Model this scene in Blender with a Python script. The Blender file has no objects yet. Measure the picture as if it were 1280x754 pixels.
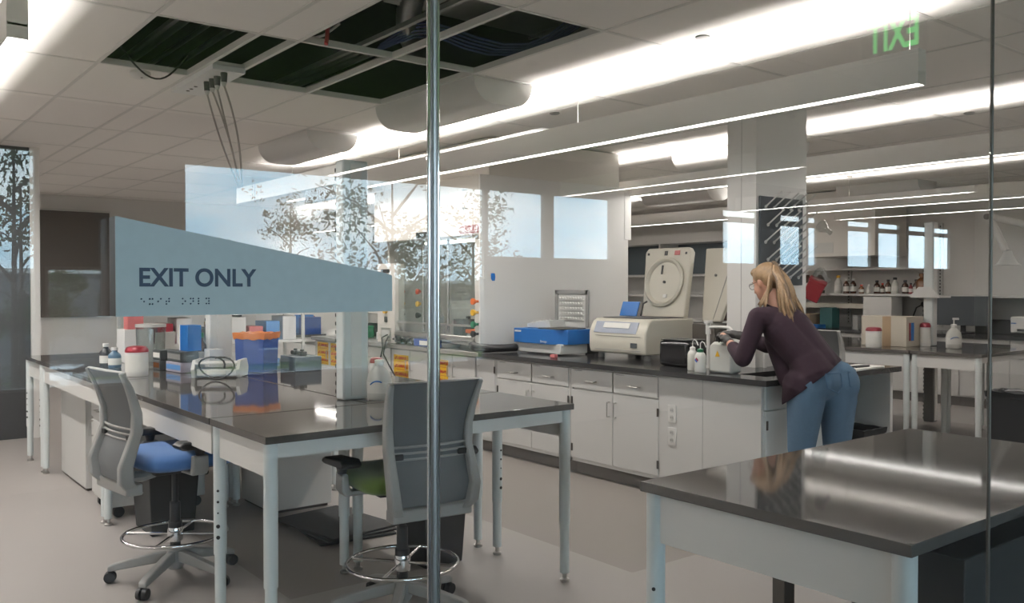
import bpy, bmesh, math, random
from mathutils import Vector, Matrix, Euler, noise
random.seed(7)
PI = math.pi
SC = bpy.context.scene
COL = SC.collection

# ---------------------------------------------------------------- materials
MATS = {}
def mat(name, col, rough=0.5, metal=0.0, var=0.04, scale=30.0, bump=0.0, trans=0.0, spec=None, coat=0.0, emit=None, estr=0.0, sheen=0.0, alpha=1.0):
    if name in MATS: return MATS[name]
    m = bpy.data.materials.new(name); m.use_nodes = True
    nt = m.node_tree; n = nt.nodes; l = nt.links
    b = n['Principled BSDF']
    b.inputs['Roughness'].default_value = rough
    b.inputs['Metallic'].default_value = metal
    if spec is not None: b.inputs['Specular IOR Level'].default_value = spec
    if trans: b.inputs['Transmission Weight'].default_value = trans
    if coat: b.inputs['Coat Weight'].default_value = coat; b.inputs['Coat Roughness'].default_value = 0.05
    if sheen: b.inputs['Sheen Weight'].default_value = sheen
    if alpha < 1: b.inputs['Alpha'].default_value = alpha
    tc = n.new('ShaderNodeTexCoord'); nz = n.new('ShaderNodeTexNoise')
    nz.inputs['Scale'].default_value = scale; nz.inputs['Detail'].default_value = 4
    l.new(tc.outputs['Object'], nz.inputs['Vector'])
    mx = n.new('ShaderNodeMix'); mx.data_type = 'RGBA'
    c = Vector(col[:3])
    mx.inputs[6].default_value = (*[max(0, v*(1-var)) for v in c], 1)
    mx.inputs[7].default_value = (*[min(1, v*(1+var)) for v in c], 1)
    l.new(nz.outputs['Fac'], mx.inputs[0]); l.new(mx.outputs[2], b.inputs['Base Color'])
    if bump:
        bp = n.new('ShaderNodeBump'); bp.inputs['Strength'].default_value = bump; bp.inputs['Distance'].default_value = 0.002
        l.new(nz.outputs['Fac'], bp.inputs['Height']); l.new(bp.outputs[0], b.inputs['Normal'])
    if emit:
        b.inputs['Emission Color'].default_value = (*emit, 1); b.inputs['Emission Strength'].default_value = estr
    MATS[name] = m
    return m

def glassmat(name, tint=(0.93, 0.96, 0.95), f0=0.04, base=0.0):
    """clear architectural glass: Fresnel-weighted mirror over a tinted clear pane"""
    if name in MATS: return MATS[name]
    m = bpy.data.materials.new(name); m.use_nodes = True
    nt = m.node_tree; n = nt.nodes; l = nt.links; n.clear()
    out = n.new('ShaderNodeOutputMaterial'); tr = n.new('ShaderNodeBsdfTransparent'); gl = n.new('ShaderNodeBsdfGlossy')
    tr.inputs[0].default_value = (*tint, 1); gl.inputs['Roughness'].default_value = 0.0
    ge = n.new('ShaderNodeNewGeometry'); dt = n.new('ShaderNodeVectorMath'); dt.operation = 'DOT_PRODUCT'
    l.new(ge.outputs['Normal'], dt.inputs[0]); l.new(ge.outputs['Incoming'], dt.inputs[1])
    def mth(op, a, b=None):
        q = n.new('ShaderNodeMath'); q.operation = op
        for i, v in enumerate((a, b)):
            if v is None: continue
            if isinstance(v, (int, float)): q.inputs[i].default_value = v
            else: l.new(v, q.inputs[i])
        return q.outputs[0]
    ab = mth('ABSOLUTE', dt.outputs['Value']); om = mth('SUBTRACT', 1.0, ab); pw = mth('POWER', om, 5.0)
    fr = mth('ADD', mth('MULTIPLY', pw, 1-f0), f0 + base)
    mx = n.new('ShaderNodeMixShader'); l.new(fr, mx.inputs[0]); l.new(tr.outputs[0], mx.inputs[1]); l.new(gl.outputs[0], mx.inputs[2])
    l.new(mx.outputs[0], out.inputs[0]); MATS[name] = m
    return m

def floormat():
    m = bpy.data.materials.new('speckled_floor'); m.use_nodes = True
    nt = m.node_tree; n = nt.nodes; l = nt.links; b = n['Principled BSDF']
    tc = n.new('ShaderNodeTexCoord'); sx = n.new('ShaderNodeSeparateXYZ'); l.new(tc.outputs['Object'], sx.inputs[0])
    def mth(op, a, b_=None):
        q = n.new('ShaderNodeMath'); q.operation = op
        for i, v in enumerate((a, b_)):
            if v is None: continue
            if isinstance(v, (int, float)): q.inputs[i].default_value = v
            else: l.new(v, q.inputs[i])
        return q.outputs[0]
    X, Y = sx.outputs[0], sx.outputs[1]
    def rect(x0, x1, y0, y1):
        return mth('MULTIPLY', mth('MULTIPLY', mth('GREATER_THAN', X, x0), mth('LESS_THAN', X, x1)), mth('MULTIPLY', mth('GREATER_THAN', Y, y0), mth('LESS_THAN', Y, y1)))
    z = mth('MAXIMUM', rect(-9.0, -3.21, 3.33, 4.9), rect(-8.0, -3.95, 1.75, 2.7))  # aisle zone is darker floor; the near island zone paints its shade in
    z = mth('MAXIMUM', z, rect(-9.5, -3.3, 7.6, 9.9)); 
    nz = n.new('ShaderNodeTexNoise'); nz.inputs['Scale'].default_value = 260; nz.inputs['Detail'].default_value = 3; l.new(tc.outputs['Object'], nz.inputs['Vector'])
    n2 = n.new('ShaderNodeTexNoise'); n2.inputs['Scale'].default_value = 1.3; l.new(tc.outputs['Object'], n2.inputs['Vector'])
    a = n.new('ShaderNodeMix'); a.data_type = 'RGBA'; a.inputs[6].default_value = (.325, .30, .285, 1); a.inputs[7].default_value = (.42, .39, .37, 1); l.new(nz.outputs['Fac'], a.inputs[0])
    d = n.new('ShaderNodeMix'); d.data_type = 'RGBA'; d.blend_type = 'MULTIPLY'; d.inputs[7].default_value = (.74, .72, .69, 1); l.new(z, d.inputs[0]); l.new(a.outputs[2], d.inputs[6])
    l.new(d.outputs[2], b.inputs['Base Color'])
    r = mth('ADD', mth('MULTIPLY', n2.outputs['Fac'], .12), .34); l.new(r, b.inputs['Roughness'])
    return m

WHITE = mat('white_paint', (.70, .69, .67), .42, var=.015, scale=8)
CAB = mat('cabinet_steel_paint', (.61, .605, .59), .36, var=.015, scale=6)
CABBLUE = mat('table_leg_paint', (.66, .70, .70), .34, var=.015, scale=6)
CREAM = mat('hood_enamel', (.66, .63, .585), .34, var=.01, scale=5)
RESIN = mat('dark_epoxy_resin', (.108, .101, .096), .055, var=.08, scale=40, spec=.36)
RESIN2 = mat('black_epoxy_bench', (.040, .040, .042), .16, var=.10, scale=60, spec=.6)
TOEG = mat('grey_rubber_base', (.135, .125, .115), .6)
STEEL = mat('brushed_steel', (.55, .54, .52), .30, 1.0, var=.05, scale=80)
CHROME = mat('polished_chrome', (.75, .75, .76), .08, 1.0)
DARKMET = mat('dark_bronze_metal', (.12, .11, .10), .4, .8)
BLACK = mat('black_plastic', (.018, .018, .02), .42)
BLACKG = mat('glossy_black_plastic', (.012, .012, .014), .12)
RUBBER = mat('black_rubber', (.02, .02, .02), .75, bump=.2)
GREYP = mat('grey_plastic', (.25, .25, .245), .45)
CHGREY = mat('chair_frame_grey', (.35, .345, .335), .42)
CHMESH = mat('chair_mesh_grey', (.15, .158, .165), .8, var=.18, scale=500)
BLUEF = mat('blue_seat_fabric', (.085, .20, .47), .9, var=.12, scale=300, bump=.3, sheen=.3)
GREENF = mat('green_seat_fabric', (.14, .22, .035), .9, var=.12, scale=300, bump=.3, sheen=.3)
GREYF = mat('dark_grey_fabric', (.06, .07, .08), .9, var=.12, scale=300, bump=.3)
DUCTW = mat('painted_duct_metal', (.66, .65, .63), .28, .0, var=.02)
TILE = mat('mineral_ceiling_tile', (.90, .87, .835), .95, var=.05, scale=120, bump=.15)
TGRID = mat('ceiling_grid_metal', (.72, .70, .67), .5)
LAMPBODY = mat('lamp_housing_paint', (.80, .78, .75), .4, var=.01)
DIFF = mat('lit_diffuser', (.9, .9, .9), .5, emit=(1.0, .955, .90), estr=7.0)
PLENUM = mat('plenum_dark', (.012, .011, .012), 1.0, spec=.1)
GALV = mat('galvanised_metal', (.38, .38, .37), .42, .6, var=.2, scale=14)
FOIL = mat('silver_foil_duct', (.30, .30, .30), .3, .9, var=.3, scale=30, bump=1.0)
BCABLE = mat('blue_data_cable', (.012, .028, .12), .5)
RCABLE = mat('red_cable', (.35, .02, .03), .5)
WIRE = mat('grey_flex_cord', (.38, .36, .33), .6)
GLASS = glassmat('partition_glass', (.963, .970, .970), .045)
CLEAR = glassmat('clear_pane', (.95, .97, .97), .04)
SASH = glassmat('hood_sash_glass', (.92, .95, .94), .05)
ACRYL = glassmat('clear_acrylic', (.86, .88, .88), .06)
BLUE = mat('instrument_blue', (.012, .13, .42), .38)
BINBLUE = mat('bin_blue_plastic', (.018, .055, .24), .4)
ORANGE = mat('orange_bag', (.65, .20, .05), .45, bump=.6, scale=12)
REDL = mat('red_lid_plastic', (.26, .014, .03), .35)
BEIGE = mat('beige_instrument', (.60, .57, .49), .4, var=.02)
LTGREY = mat('light_grey_plastic', (.58, .58, .56), .4, var=.02)
PE = mat('natural_polyethylene', (.62, .62, .58), .38, var=.03, trans=.0)
LABEL = mat('paper_label', (.75, .74, .70), .7)
INK = mat('dark_ink', (.02, .03, .05), .6)
AMBER = mat('amber_glass', (.055, .018, .008), .12, spec=.7)
AMBERL = mat('amber_glass_light', (.16, .06, .018), .14, spec=.7)
CARD = mat('cardboard', (.42, .30, .19), .85)
YEL = mat('warning_yellow', (.72, .43, .02), .5)
REDINK = mat('warning_red_print', (.42, .03, .02), .5)
YKNOB = mat('yellow_knob', (.75, .42, .02), .35)
RKNOB = mat('red_knob', (.60, .06, .03), .35)
OKNOB = mat('orange_knob', (.75, .16, .03), .35)
GKNOB = mat('green_knob', (.02, .16, .08), .35)
HOODIN = mat('hood_liner_grey', (.50, .49, .46), .5)
SIGNBLUE = mat('sign_brushed_blue', (.50, .57, .60), .5, var=.06, scale=90)
SIGNTXT = mat('sign_lettering', (.010, .035, .085), .4)
DENIM = mat('blue_denim', (.085, .15, .23), .9, var=.22, scale=160, bump=.4)
KNIT = mat('plum_knit', (.020, .006, .015), .9, var=.2, scale=260, bump=.5)
SKIN = mat('skin', (.56, .30, .21), .5, var=.05)
GLOVE = mat('black_nitrile_glove', (.022, .021, .021), .45, bump=.2)
HAIR = mat('blonde_hair', (.29, .185, .10), .45, var=.42, scale=70, bump=.5)
HAIRD = mat('darker_blonde_hair', (.13, .083, .048), .5, var=.3, scale=60, bump=.5)
SHOE = mat('dark_shoe', (.03, .03, .035), .5)

# ---------------------------------------------------------------- mesh builder
class MB:
    def __init__(s): s.bm = bmesh.new()
    def _add(s, verts, faces):
        vs = [s.bm.verts.new(v) for v in verts]
        for f in faces:
            try: s.bm.faces.new([vs[i] for i in f])
            except ValueError: pass
        return s
    def box(s, x0, x1, y0, y1, z0, z1, M=None):
        v = [Vector((x, y, z)) for z in (z0, z1) for y in (y0, y1) for x in (x0, x1)]
        if M is not None: v = [M @ p for p in v]
        return s._add(v, [(0, 2, 3, 1), (4, 5, 7, 6), (0, 1, 5, 4), (2, 6, 7, 3), (0, 4, 6, 2), (1, 3, 7, 5)])
    def cyl(s, p0, p1, r0, r1=None, n=16):
        p0, p1 = Vector(p0), Vector(p1); r1 = r0 if r1 is None else r1
        d = (p1-p0).normalized(); a = d.orthogonal().normalized(); b = d.cross(a)
        v = [p0 + (a*math.cos(2*PI*i/n) + b*math.sin(2*PI*i/n))*r0 for i in range(n)] + [p1 + (a*math.cos(2*PI*i/n) + b*math.sin(2*PI*i/n))*r1 for i in range(n)]
        f = [(i, (i+1) % n, n+(i+1) % n, n+i) for i in range(n)] + [tuple(range(n-1, -1, -1)), tuple(range(n, 2*n))]
        return s._add(v, f)
    def tube(s, pts, r, n=8, closed=False, rs=None):
        P = [Vector(p) for p in pts]; k = len(P); rings = []
        a = None
        for i in range(k):
            if closed: d = P[(i+1) % k]-P[i-1]
            else: d = P[min(i+1, k-1)]-P[max(i-1, 0)]
            d = d.normalized()
            if a is None: a = d.orthogonal().normalized()
            a = (a - d*a.dot(d)).normalized(); b = d.cross(a); rr = rs[i] if rs else r
            rings.append([P[i] + (a*math.cos(2*PI*j/n)+b*math.sin(2*PI*j/n))*rr for j in range(n)])
        v = [q for g in rings for q in g]; f = []
        m = k if closed else k-1
        for i in range(m):
            for j in range(n):
                f.append((i*n+j, i*n+(j+1) % n, ((i+1) % k)*n+(j+1) % n, ((i+1) % k)*n+j))
        if not closed: f += [tuple(range(n-1, -1, -1)), tuple((k-1)*n+j for j in range(n))]
        return s._add(v, f)
    def lathe(s, prof, c=(0, 0, 0), n=24, sx=1, sy=1, M=None):
        v = []; f = []; c = Vector(c)
        for r, z in prof:
            r = max(r, 1e-4)
            for j in range(n):
                p = Vector((r*sx*math.cos(2*PI*j/n), r*sy*math.sin(2*PI*j/n), z))
                v.append((M @ p if M is not None else p) + c)
        for i in range(len(prof)-1):
            for j in range(n): f.append((i*n+j, i*n+(j+1) % n, (i+1)*n+(j+1) % n, (i+1)*n+j))
        f += [tuple(range(n-1, -1, -1)), tuple((len(prof)-1)*n+j for j in range(n))]
        return s._add(v, f)
    def prism(s, poly, axis, a, b, M=None):
        def P(u, w, t):
            q = Vector({'x': (t, u, w), 'y': (u, t, w), 'z': (u, w, t)}[axis]); return M @ q if M is not None else q
        n = len(poly); v = [P(u, w, a) for u, w in poly] + [P(u, w, b) for u, w in poly]
        return s._add(v, [tuple(range(n)), tuple(range(2*n-1, n-1, -1))] + [(i, n+i, n+(i+1) % n, (i+1) % n) for i in range(n)])
    def ball(s, c, r, sub=2, M=None):
        r = Vector(r) if not isinstance(r, (int, float)) else Vector((r, r, r))
        g = bmesh.ops.create_icosphere(s.bm, subdivisions=sub, radius=1)
        for v in g['verts']:
            p = Vector((v.co.x*r.x, v.co.y*r.y, v.co.z*r.z)); v.co = (M @ p if M is not None else p) + Vector(c)
        return s
    def cap(s, p0, p1, r0, r1=None):
        r1 = r0 if r1 is None else r1
        return s.ball(p0, r0).ball(p1, r1).cyl(p0, p1, r0, r1, 20)
    def mesh(s, name):
        bmesh.ops.recalc_face_normals(s.bm, faces=s.bm.faces[:])
        me = bpy.data.meshes.new(name); s.bm.to_mesh(me); s.bm.free(); return me
    def build(s, name, m, parent=None, bevel=0, smooth=True, loc=None, rot=None, ang=0.7):
        me = s.mesh(name); me.materials.append(m)
        o = bpy.data.objects.new(name, me); COL.objects.link(o)
        if loc is not None: o.location = loc
        if rot is not None: o.rotation_euler = rot
        if parent is not None: o.parent = parent
        if bevel:
            md = o.modifiers.new('b', 'BEVEL'); md.width = bevel; md.segments = 2; md.limit_method = 'ANGLE'; md.angle_limit = .7
        if smooth: shade(me, ang)
        return o
def shade(me, ang=0.7):
    for p in me.polygons: p.use_smooth = True
    try: me.set_sharp_from_angle(angle=ang)
    except Exception: pass

def remesh(mb, name, m, parent=None, voxel=.01, smooth=6, decimate=None):
    me = mb.mesh(name+'_src'); o = bpy.data.objects.new('tmp', me); COL.objects.link(o)
    r = o.modifiers.new('r', 'REMESH'); r.mode = 'VOXEL'; r.voxel_size = voxel
    q = o.modifiers.new('s', 'SMOOTH'); q.iterations = smooth; q.factor = .5
    if decimate: d = o.modifiers.new('d', 'DECIMATE'); d.ratio = decimate
    dg = bpy.context.evaluated_depsgraph_get(); dg.update()
    nm = bpy.data.meshes.new_from_object(o.evaluated_get(dg)); nm.name = name
    bpy.data.objects.remove(o); nm.materials.clear(); nm.materials.append(m)
    for p in nm.polygons: p.use_smooth = True; p.material_index = 0
    w = bpy.data.objects.new(name, nm); COL.objects.link(w)
    if parent is not None: w.parent = parent
    return w

def cutmesh(o, p, nrm, fill=True):
    bm = bmesh.new(); bm.from_mesh(o.data)
    r = bmesh.ops.bisect_plane(bm, geom=bm.verts[:]+bm.edges[:]+bm.faces[:], plane_co=p, plane_no=nrm, clear_inner=True)
    if fill: bmesh.ops.holes_fill(bm, edges=[e for e in r['geom_cut'] if isinstance(e, bmesh.types.BMEdge)])
    bm.to_mesh(o.data); bm.free()

def textmesh(s, size, name, m, parent, M, depth=.0006, align='CENTER', bold=0.0, xs=1.0):
    cu = bpy.data.curves.new(name, 'FONT'); cu.body = s; cu.size = size; cu.extrude = depth; cu.align_x = align; cu.align_y = 'CENTER'; cu.offset = bold
    o = bpy.data.objects.new('tmp', cu); COL.objects.link(o)
    dg = bpy.context.evaluated_depsgraph_get(); dg.update()
    me = bpy.data.meshes.new_from_object(o.evaluated_get(dg)); bpy.data.objects.remove(o)
    me.transform(M @ Matrix.Diagonal((xs, 1, 1, 1))); me.materials.clear(); me.materials.append(m); me.name = name
    w = bpy.data.objects.new(name, me); COL.objects.link(w)
    if parent is not None: w.parent = parent
    return w
def facing(axis, pos):
    """matrix that lays text facing +x, -y or +z"""
    c = {'+x': ((0, 1, 0), (0, 0, 1), (1, 0, 0)), '-y': ((1, 0, 0), (0, 0, 1), (0, -1, 0)), '+z': ((1, 0, 0), (0, 1, 0), (0, 0, 1))}[axis]
    M = Matrix((c[0], c[1], c[2])).transposed().to_4x4(); M.translation = Vector(pos); return M

def tag(o, label, cat, group=None, kind=None):
    if label: o['label'] = label
    if cat: o['category'] = cat
    if group: o['group'] = group
    if kind: o['kind'] = kind
    return o
def thing(name, label, cat, loc=(0, 0, 0), rz=0, group=None):
    o = bpy.data.objects.new(name, None); COL.objects.link(o); o.location = loc; o.rotation_euler = (0, 0, rz); o.empty_display_size = .05
    return tag(o, label, cat, group)
def struct(name, mb, m, parent=None, **k):
    o = mb.build(name, m, parent, **k); o['kind'] = 'structure'; return o
def copy_tree(o, parent=None):
    c = o.copy(); COL.objects.link(c)
    if parent is not None: c.parent = parent
    for ch in list(o.children): copy_tree(ch, c)
    return c
UPW, DNW, LOBW, SKYS, EXPO, EXITE = 185, 66, 14, 10.5, 0.05, 2.6
# ================================================================ room shell
CZ = 2.9
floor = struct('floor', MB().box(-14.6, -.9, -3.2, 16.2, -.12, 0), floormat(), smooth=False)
struct('floor_lobby', MB().box(-.9, 5.6, -3.2, 16.2, -.12, 0), mat('dark_lobby_carpet', (.035, .036, .040), .95, var=.3, scale=300), smooth=False)
XS = [-14.6] + [-4.66 + 1.21*k for k in range(-8, 9)] + [5.6]
XS = sorted(set(round(x, 3) for x in XS if -14.6 <= x <= 5.6))
YS = [-3.2, -2.2, -1.6, -.4, .13, .74, 1.345, 1.9, 2.13, 2.74, 3.35, 4.55, 5.16, 6.08, 7.28, 8.11, 9.3, 9.9, 11.1, 11.7, 12.3, 13.5, 14.7, 16.2]
HOLES = [(-5.87, -4.66, 1.345, 1.9), (-5.45, -4.66, 1.9, 2.13), (-5.87, -4.66, 2.13, 2.74), (-5.87, -4.66, 2.74, 3.35), (-4.66, -3.45, 2.13, 2.74), (-4.66, -3.45, 2.74, 3.35)]
mb = MB(); g = .004
for i in range(len(XS)-1):
    for j in range(len(YS)-1):
        x0, x1, y0, y1 = XS[i], XS[i+1], YS[j], YS[j+1]; cx, cy = (x0+x1)/2, (y0+y1)/2
        if abs(x0+5.87) < .01 and abs(y0-1.9) < .01: mb.box(x0+g, -5.45, y0+g, y1-g, CZ, CZ+.02); continue
        if any(h[0] < cx < h[1] and h[2] < cy < h[3] for h in HOLES): continue
        mb.box(x0+g, x1-g, y0+g, y1-g, CZ, CZ+.02)
struct('ceiling', mb, TILE, smooth=False)
mb = MB()
for x in XS[1:-1]:
    segs = [(-3.2, 16.2)]
    mb.box(x-.012, x+.012, -3.2, 16.2, CZ-.003, CZ+.035)
for y in YS[1:-1]: mb.box(-14.6, 5.6, y-.012, y+.012, CZ-.0035, CZ+.034)
struct('trim_1', mb, TGRID, smooth=False)
# plenum above the open tiles
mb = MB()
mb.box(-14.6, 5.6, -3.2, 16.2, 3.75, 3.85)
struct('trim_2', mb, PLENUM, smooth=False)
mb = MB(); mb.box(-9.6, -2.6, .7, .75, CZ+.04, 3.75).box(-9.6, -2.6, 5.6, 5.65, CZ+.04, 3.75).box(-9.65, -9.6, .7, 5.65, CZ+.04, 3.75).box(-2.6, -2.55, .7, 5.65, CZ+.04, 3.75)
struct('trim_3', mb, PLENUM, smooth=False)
# walls
struct('wall_west', MB().box(-14.75, -14.6, -3.2, 16.2, 0, 3.8), WHITE, smooth=False)
struct('wall_south', MB().box(-14.6, 5.6, -3.35, -3.2, 0, 3.8), WHITE, smooth=False)
struct('wall_north', MB().box(-14.6, 5.6, 16.2, 16.35, 0, 3.8), WHITE, smooth=False)
struct('wall_lab_back', MB().box(-14.6, -.9, 12.25, 12.4, 0, 3.8), WHITE, smooth=False)
# window wall behind the camera (seen in the glass)
WX = 5.4
LOBBY = mat('lobby_wall_paint', (.08, .078, .075), .7)
MULL = mat('aluminium_mullion', (.30, .30, .30), .45, .3)
lo = [(-2.8, -.3), (-.2, 1.24), (1.28, 1.86), (2.28, 5.33)]
hi = [(5.33, 6.12), (6.22, 7.12), (9.11, 9.87), (10.35, 10.9), (11.02, 11.28), (12.05, 12.73), (12.92, 13.6), (13.85, 14.5), (14.7, 15.3)]
HEAD = 2.53; SL, SH = .74, 1.80
mb = MB()
ys = sorted([(a, b, SL) for a, b in lo] + [(a, b, SH) for a, b in hi]); p = -3.2
HD = lambda a: 1.66 if abs(a-1.28) < .01 else HEAD
for a, b, sl in ys:
    if a > p: mb.box(WX, WX+.06, p, a, 0, 3.8)
    mb.box(WX, WX+.06, a, b, 0, sl); mb.box(WX, WX+.06, a, b, HD(a), 3.8); p = b
mb.box(WX, WX+.06, p, 16.2, 0, 3.8)
struct('wall_east', mb, LOBBY, smooth=False)
k = 0
for a, b, sl in ys:
    k += 1
    w = struct('window_%d' % (k+3), MB().box(WX+.03, WX+.035, a+.02, b-.02, sl+.02, HD(a)-.02), CLEAR, smooth=False)
    fm = MB().box(WX+.005, WX+.05, a, a+.025, sl, HD(a)).box(WX+.005, WX+.05, b-.025, b, sl, HD(a)).box(WX+.005, WX+.05, a, b, sl, sl+.025).box(WX+.005, WX+.05, a, b, HD(a)-.025, HD(a))
    if a > 9: fm.box(WX+.005, WX+.05, a, b, 2.36, 2.43)
    fr = fm.build('window_frame', MULL, w, smooth=False)
# the glass partition we look through
GX = -.9
for i, (a, b) in enumerate([(-3.2, .576), (.594, 2.098), (2.112, 4.6)]):
    struct('window_%d' % (i+1), MB().box(GX-.002, GX+.002, a, b, .02, CZ), GLASS, smooth=False)
struct('wall_lab_east', MB().box(GX-.06, GX+.06, 4.6, 12.25, 0, 3.8), WHITE, smooth=False)
mb = MB(); mb.box(GX-.03, GX+.03, -3.2, 4.6, 0, .02); struct('trim_4', mb, STEEL, smooth=False)
mb = MB().cyl((GX, .5865, .02), (GX, .5865, CZ), .0045, n=16); struct('trim_5', mb, mat('joint_grey_metal', (.42, .42, .43), .3, .8))
mb = MB().cyl((GX, .579, .02), (GX, .579, CZ), .0024, n=12).cyl((GX, .5925, .02), (GX, .5925, CZ), .0022, n=12); struct('trim_8', mb, CHROME)
mb = MB().cyl((GX, 2.105, .02), (GX, 2.105, CZ), .0042, n=12); struct('trim_6', mb, DARKMET)

# ================================================================ pendants
def pendant(x0, x1, y, label, group, up=True, z=2.47, cords=()):
    t = thing('pendant_lamp', label, 'lamp', ((x0+x1)/2, y, z), 0, group); h = (x1-x0)/2
    MB().box(-h, h, -.0375, -.0335, 0, .168).box(-h, h, .0335, .0375, 0, .168).box(-h, h, -.0335, .0335, .05, .058).box(-h, -h+.004, -.0335, .0335, 0, .168).box(h-.004, h, -.0335, .0335, 0, .168).build('housing', LAMPBODY, t, smooth=False)
    MB().box(-h+.006, h-.006, -.033, .033, .002, .012).build('diffuser', DIFF, t, smooth=False)
    for c in cords:
        MB().cyl((c-(x0+x1)/2, 0, .06), (c-(x0+x1)/2, 0, CZ-z), .0018, n=6).cyl((c-(x0+x1)/2, 0, CZ-z-.02), (c-(x0+x1)/2, 0, CZ-z), .03, .035, n=16).build('suspension_cable', WIRE, t)
    return t
G = 'linear pendants over the lab benches'
pendant(-13.8, -3.87, .60, 'pendant lamp at the top left corner, ahead of the ceiling openings', G, cords=(-4.2, -6.5, -9, -13))
pendant(-14.0, -2.0, -2.4, 'unseen pendant lamp at far left, added to brighten the left ceiling', G, cords=(-3, -8, -13))  # out-of-frame row added to lighten the left side of the ceiling
pendant(-14.2, -10.6, 6.77, 'added short pendant lamp brightening the far wall behind the fume hood', G, cords=(-14, -11))  # extra lamp added because the far wall stayed dim
pendant(-9.3, -2.08, 4.12, 'long white linear pendant lamp nearest the glass, above the drawer bench', G, cords=(-2.14, -4.5, -6.9, -9.2))
pendant(-10.2, -1.5, 6.77, 'second long linear pendant lamp, passing behind the white column', G, cords=(-1.9, -5, -8))
pendant(-12.0, -1.5, 10.08, 'third long linear pendant lamp, farthest, above the rear island', G, cords=(-2, -6, -10))
for i, (y, x1) in enumerate([(3.46, 5.2), (6.19, 5.2), (9.15, 5.2), (11.4, 5.2)]):
    pendant(2.26, x1, y, ['lobby pendant lamp mirrored in the glass, highest of the faint lines', 'lobby pendant lamp mirrored as second faint line from the top', 'lobby pendant lamp mirrored as third faint line from the top', 'lobby pendant lamp mirrored as the lowest faint line'][i], 'lobby pendants mirrored in the glass', cords=(2.4, 5.0))
def area(loc, sx, sy, power, rot, col=(1, .95, .90)):
    L = bpy.data.lights.new('lamp_light', 'AREA'); L.shape = 'RECTANGLE'; L.size = sx; L.size_y = sy; L.energy = power; L.color = col
    o = bpy.data.objects.new('lamp_light', L); COL.objects.link(o); o.location = loc; o.rotation_euler = rot; return o
for (x0, x1, y, pw) in [(-13.8, -3.87, .60, 2.0), (-14.0, -2.0, -2.4, 1.2), (-14.2, -10.6, 6.77, .4), (-9.3, -2.08, 4.12, 1.0), (-10.2, -1.5, 6.77, .9), (-12, -1.5, 10.08, .36)]:
    area(((x0+x1)/2, y, 2.60), x1-x0-.05, .062, UPW*pw, (PI, 0, 0))
    area(((x0+x1)/2, y, 2.4695), x1-x0-.05, .06, DNW*pw, (0, 0, 0))
for y in (3.46, 6.19, 9.15, 11.4): area((3.73, y, 2.4695), 2.8, .06, LOBW, (0, 0, 0))

# half-round diffusers on the ceiling
def diffuser(x0, x1, y0, label):
    w, r = .50, .165; poly = [(y0, CZ-.004)] + [(y0+r-r*math.cos(a*PI/2/8), CZ-.004-r*math.sin(a*PI/2/8)) for a in range(1, 9)]
    poly += [(y0+w-r+r*math.sin(a*PI/2/8), CZ-.004-r*math.cos(a*PI/2/8)) for a in range(0, 8)] + [(y0+w, CZ-.004)]
    o = MB().prism([(a-y0, b) for a, b in poly], 'x', -(x1-x0)/2, (x1-x0)/2).build('air_diffuser', DUCTW, loc=((x0+x1)/2, y0, 0))
    return tag(o, label, 'air diffuser', 'half round ceiling diffusers')
diffuser(-5.98, -4.68, 3.36, 'half round white air diffuser on ceiling beside the open ceiling tiles')
diffuser(-8.3, -7.2, 3.36, 'half round air diffuser on ceiling above the slotted shelf beam')
diffuser(-6.15, -4.85, 6.95, 'brightly lit half round diffuser on ceiling behind the second pendant')
diffuser(-9.1, -7.85, 9.6, 'half round diffuser on ceiling above the open centrifuge lid')
diffuser(-6.75, -5.6, 11.0, 'half round diffuser on ceiling above the back shelf bottles')

# things in the open ceiling
for i, (y, z, r) in enumerate([(1.92, 3.30, .030), (2.08, 3.30, .018), (2.22, 3.28, .022)]):
    tag(MB().cyl((-9.5, y, z), (-2.7, y, z), r, n=14).build('conduit_pipe', GALV), ['thick metal conduit in the leftmost ceiling opening', 'thin metal conduit beside the thick one in the left ceiling opening', 'metal conduit crossing the middle ceiling openings'][i], 'pipe', 'conduits above the ceiling')
tag(MB().box(-9.5, -2.7, 1.72, 1.75, 3.16, 3.19).build('strut_channel', GALV, smooth=False), 'flat metal strut running above the left ceiling openings', 'strut')
tag(MB().box(-9.5, -2.7, 2.84, 2.87, 3.12, 3.15).build('strut_channel', GALV, smooth=False), 'flat metal strut running above the middle ceiling openings', 'strut')
for i, (y, z, r) in enumerate([(3.0, 3.22, .016), (3.08, 3.22, .016), (3.2, 3.24, .028), (3.32, 3.24, .014)]):
    tag(MB().cyl((-9.5, y, z), (-5.72, y, z), r, n=12).build('electrical_conduit', GALV), ['thin conduit seen in the middle openings, nearest of four', 'thin conduit seen in the middle openings, second of four', 'thick conduit seen in the middle openings, third of four', 'thinnest conduit seen in the middle openings, last of four'][i], 'pipe', 'conduits above the middle openings')
t = thing('sheet_metal_duct', 'rectangular metal air duct crossing over the right ceiling openings', 'duct', (-4.6, 4.0, 3.45))
MB().box(-.28, .28, -1.2, .9, -.14, .22).build('duct_body', GALV, t, bevel=.004)
for yy in (-.9, 0, .7): MB().box(-.30, .30, yy, yy+.03, -.16, .24).build('flange', DARKMET, t, smooth=False)
mb = MB(); pts = [Vector((-4.2-.040*i, 2.55+.027*i+.04*math.sin(i*.2), 3.30+.05*math.sin(i*.15))) for i in range(36)]
mb.tube(pts, .1, n=14, rs=[.075+.010*(i % 2) for i in range(36)])
tag(mb.build('flexible_duct', FOIL), 'crinkled silver foil flexible duct in the right ceiling opening', 'duct')
mb = MB()
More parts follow.
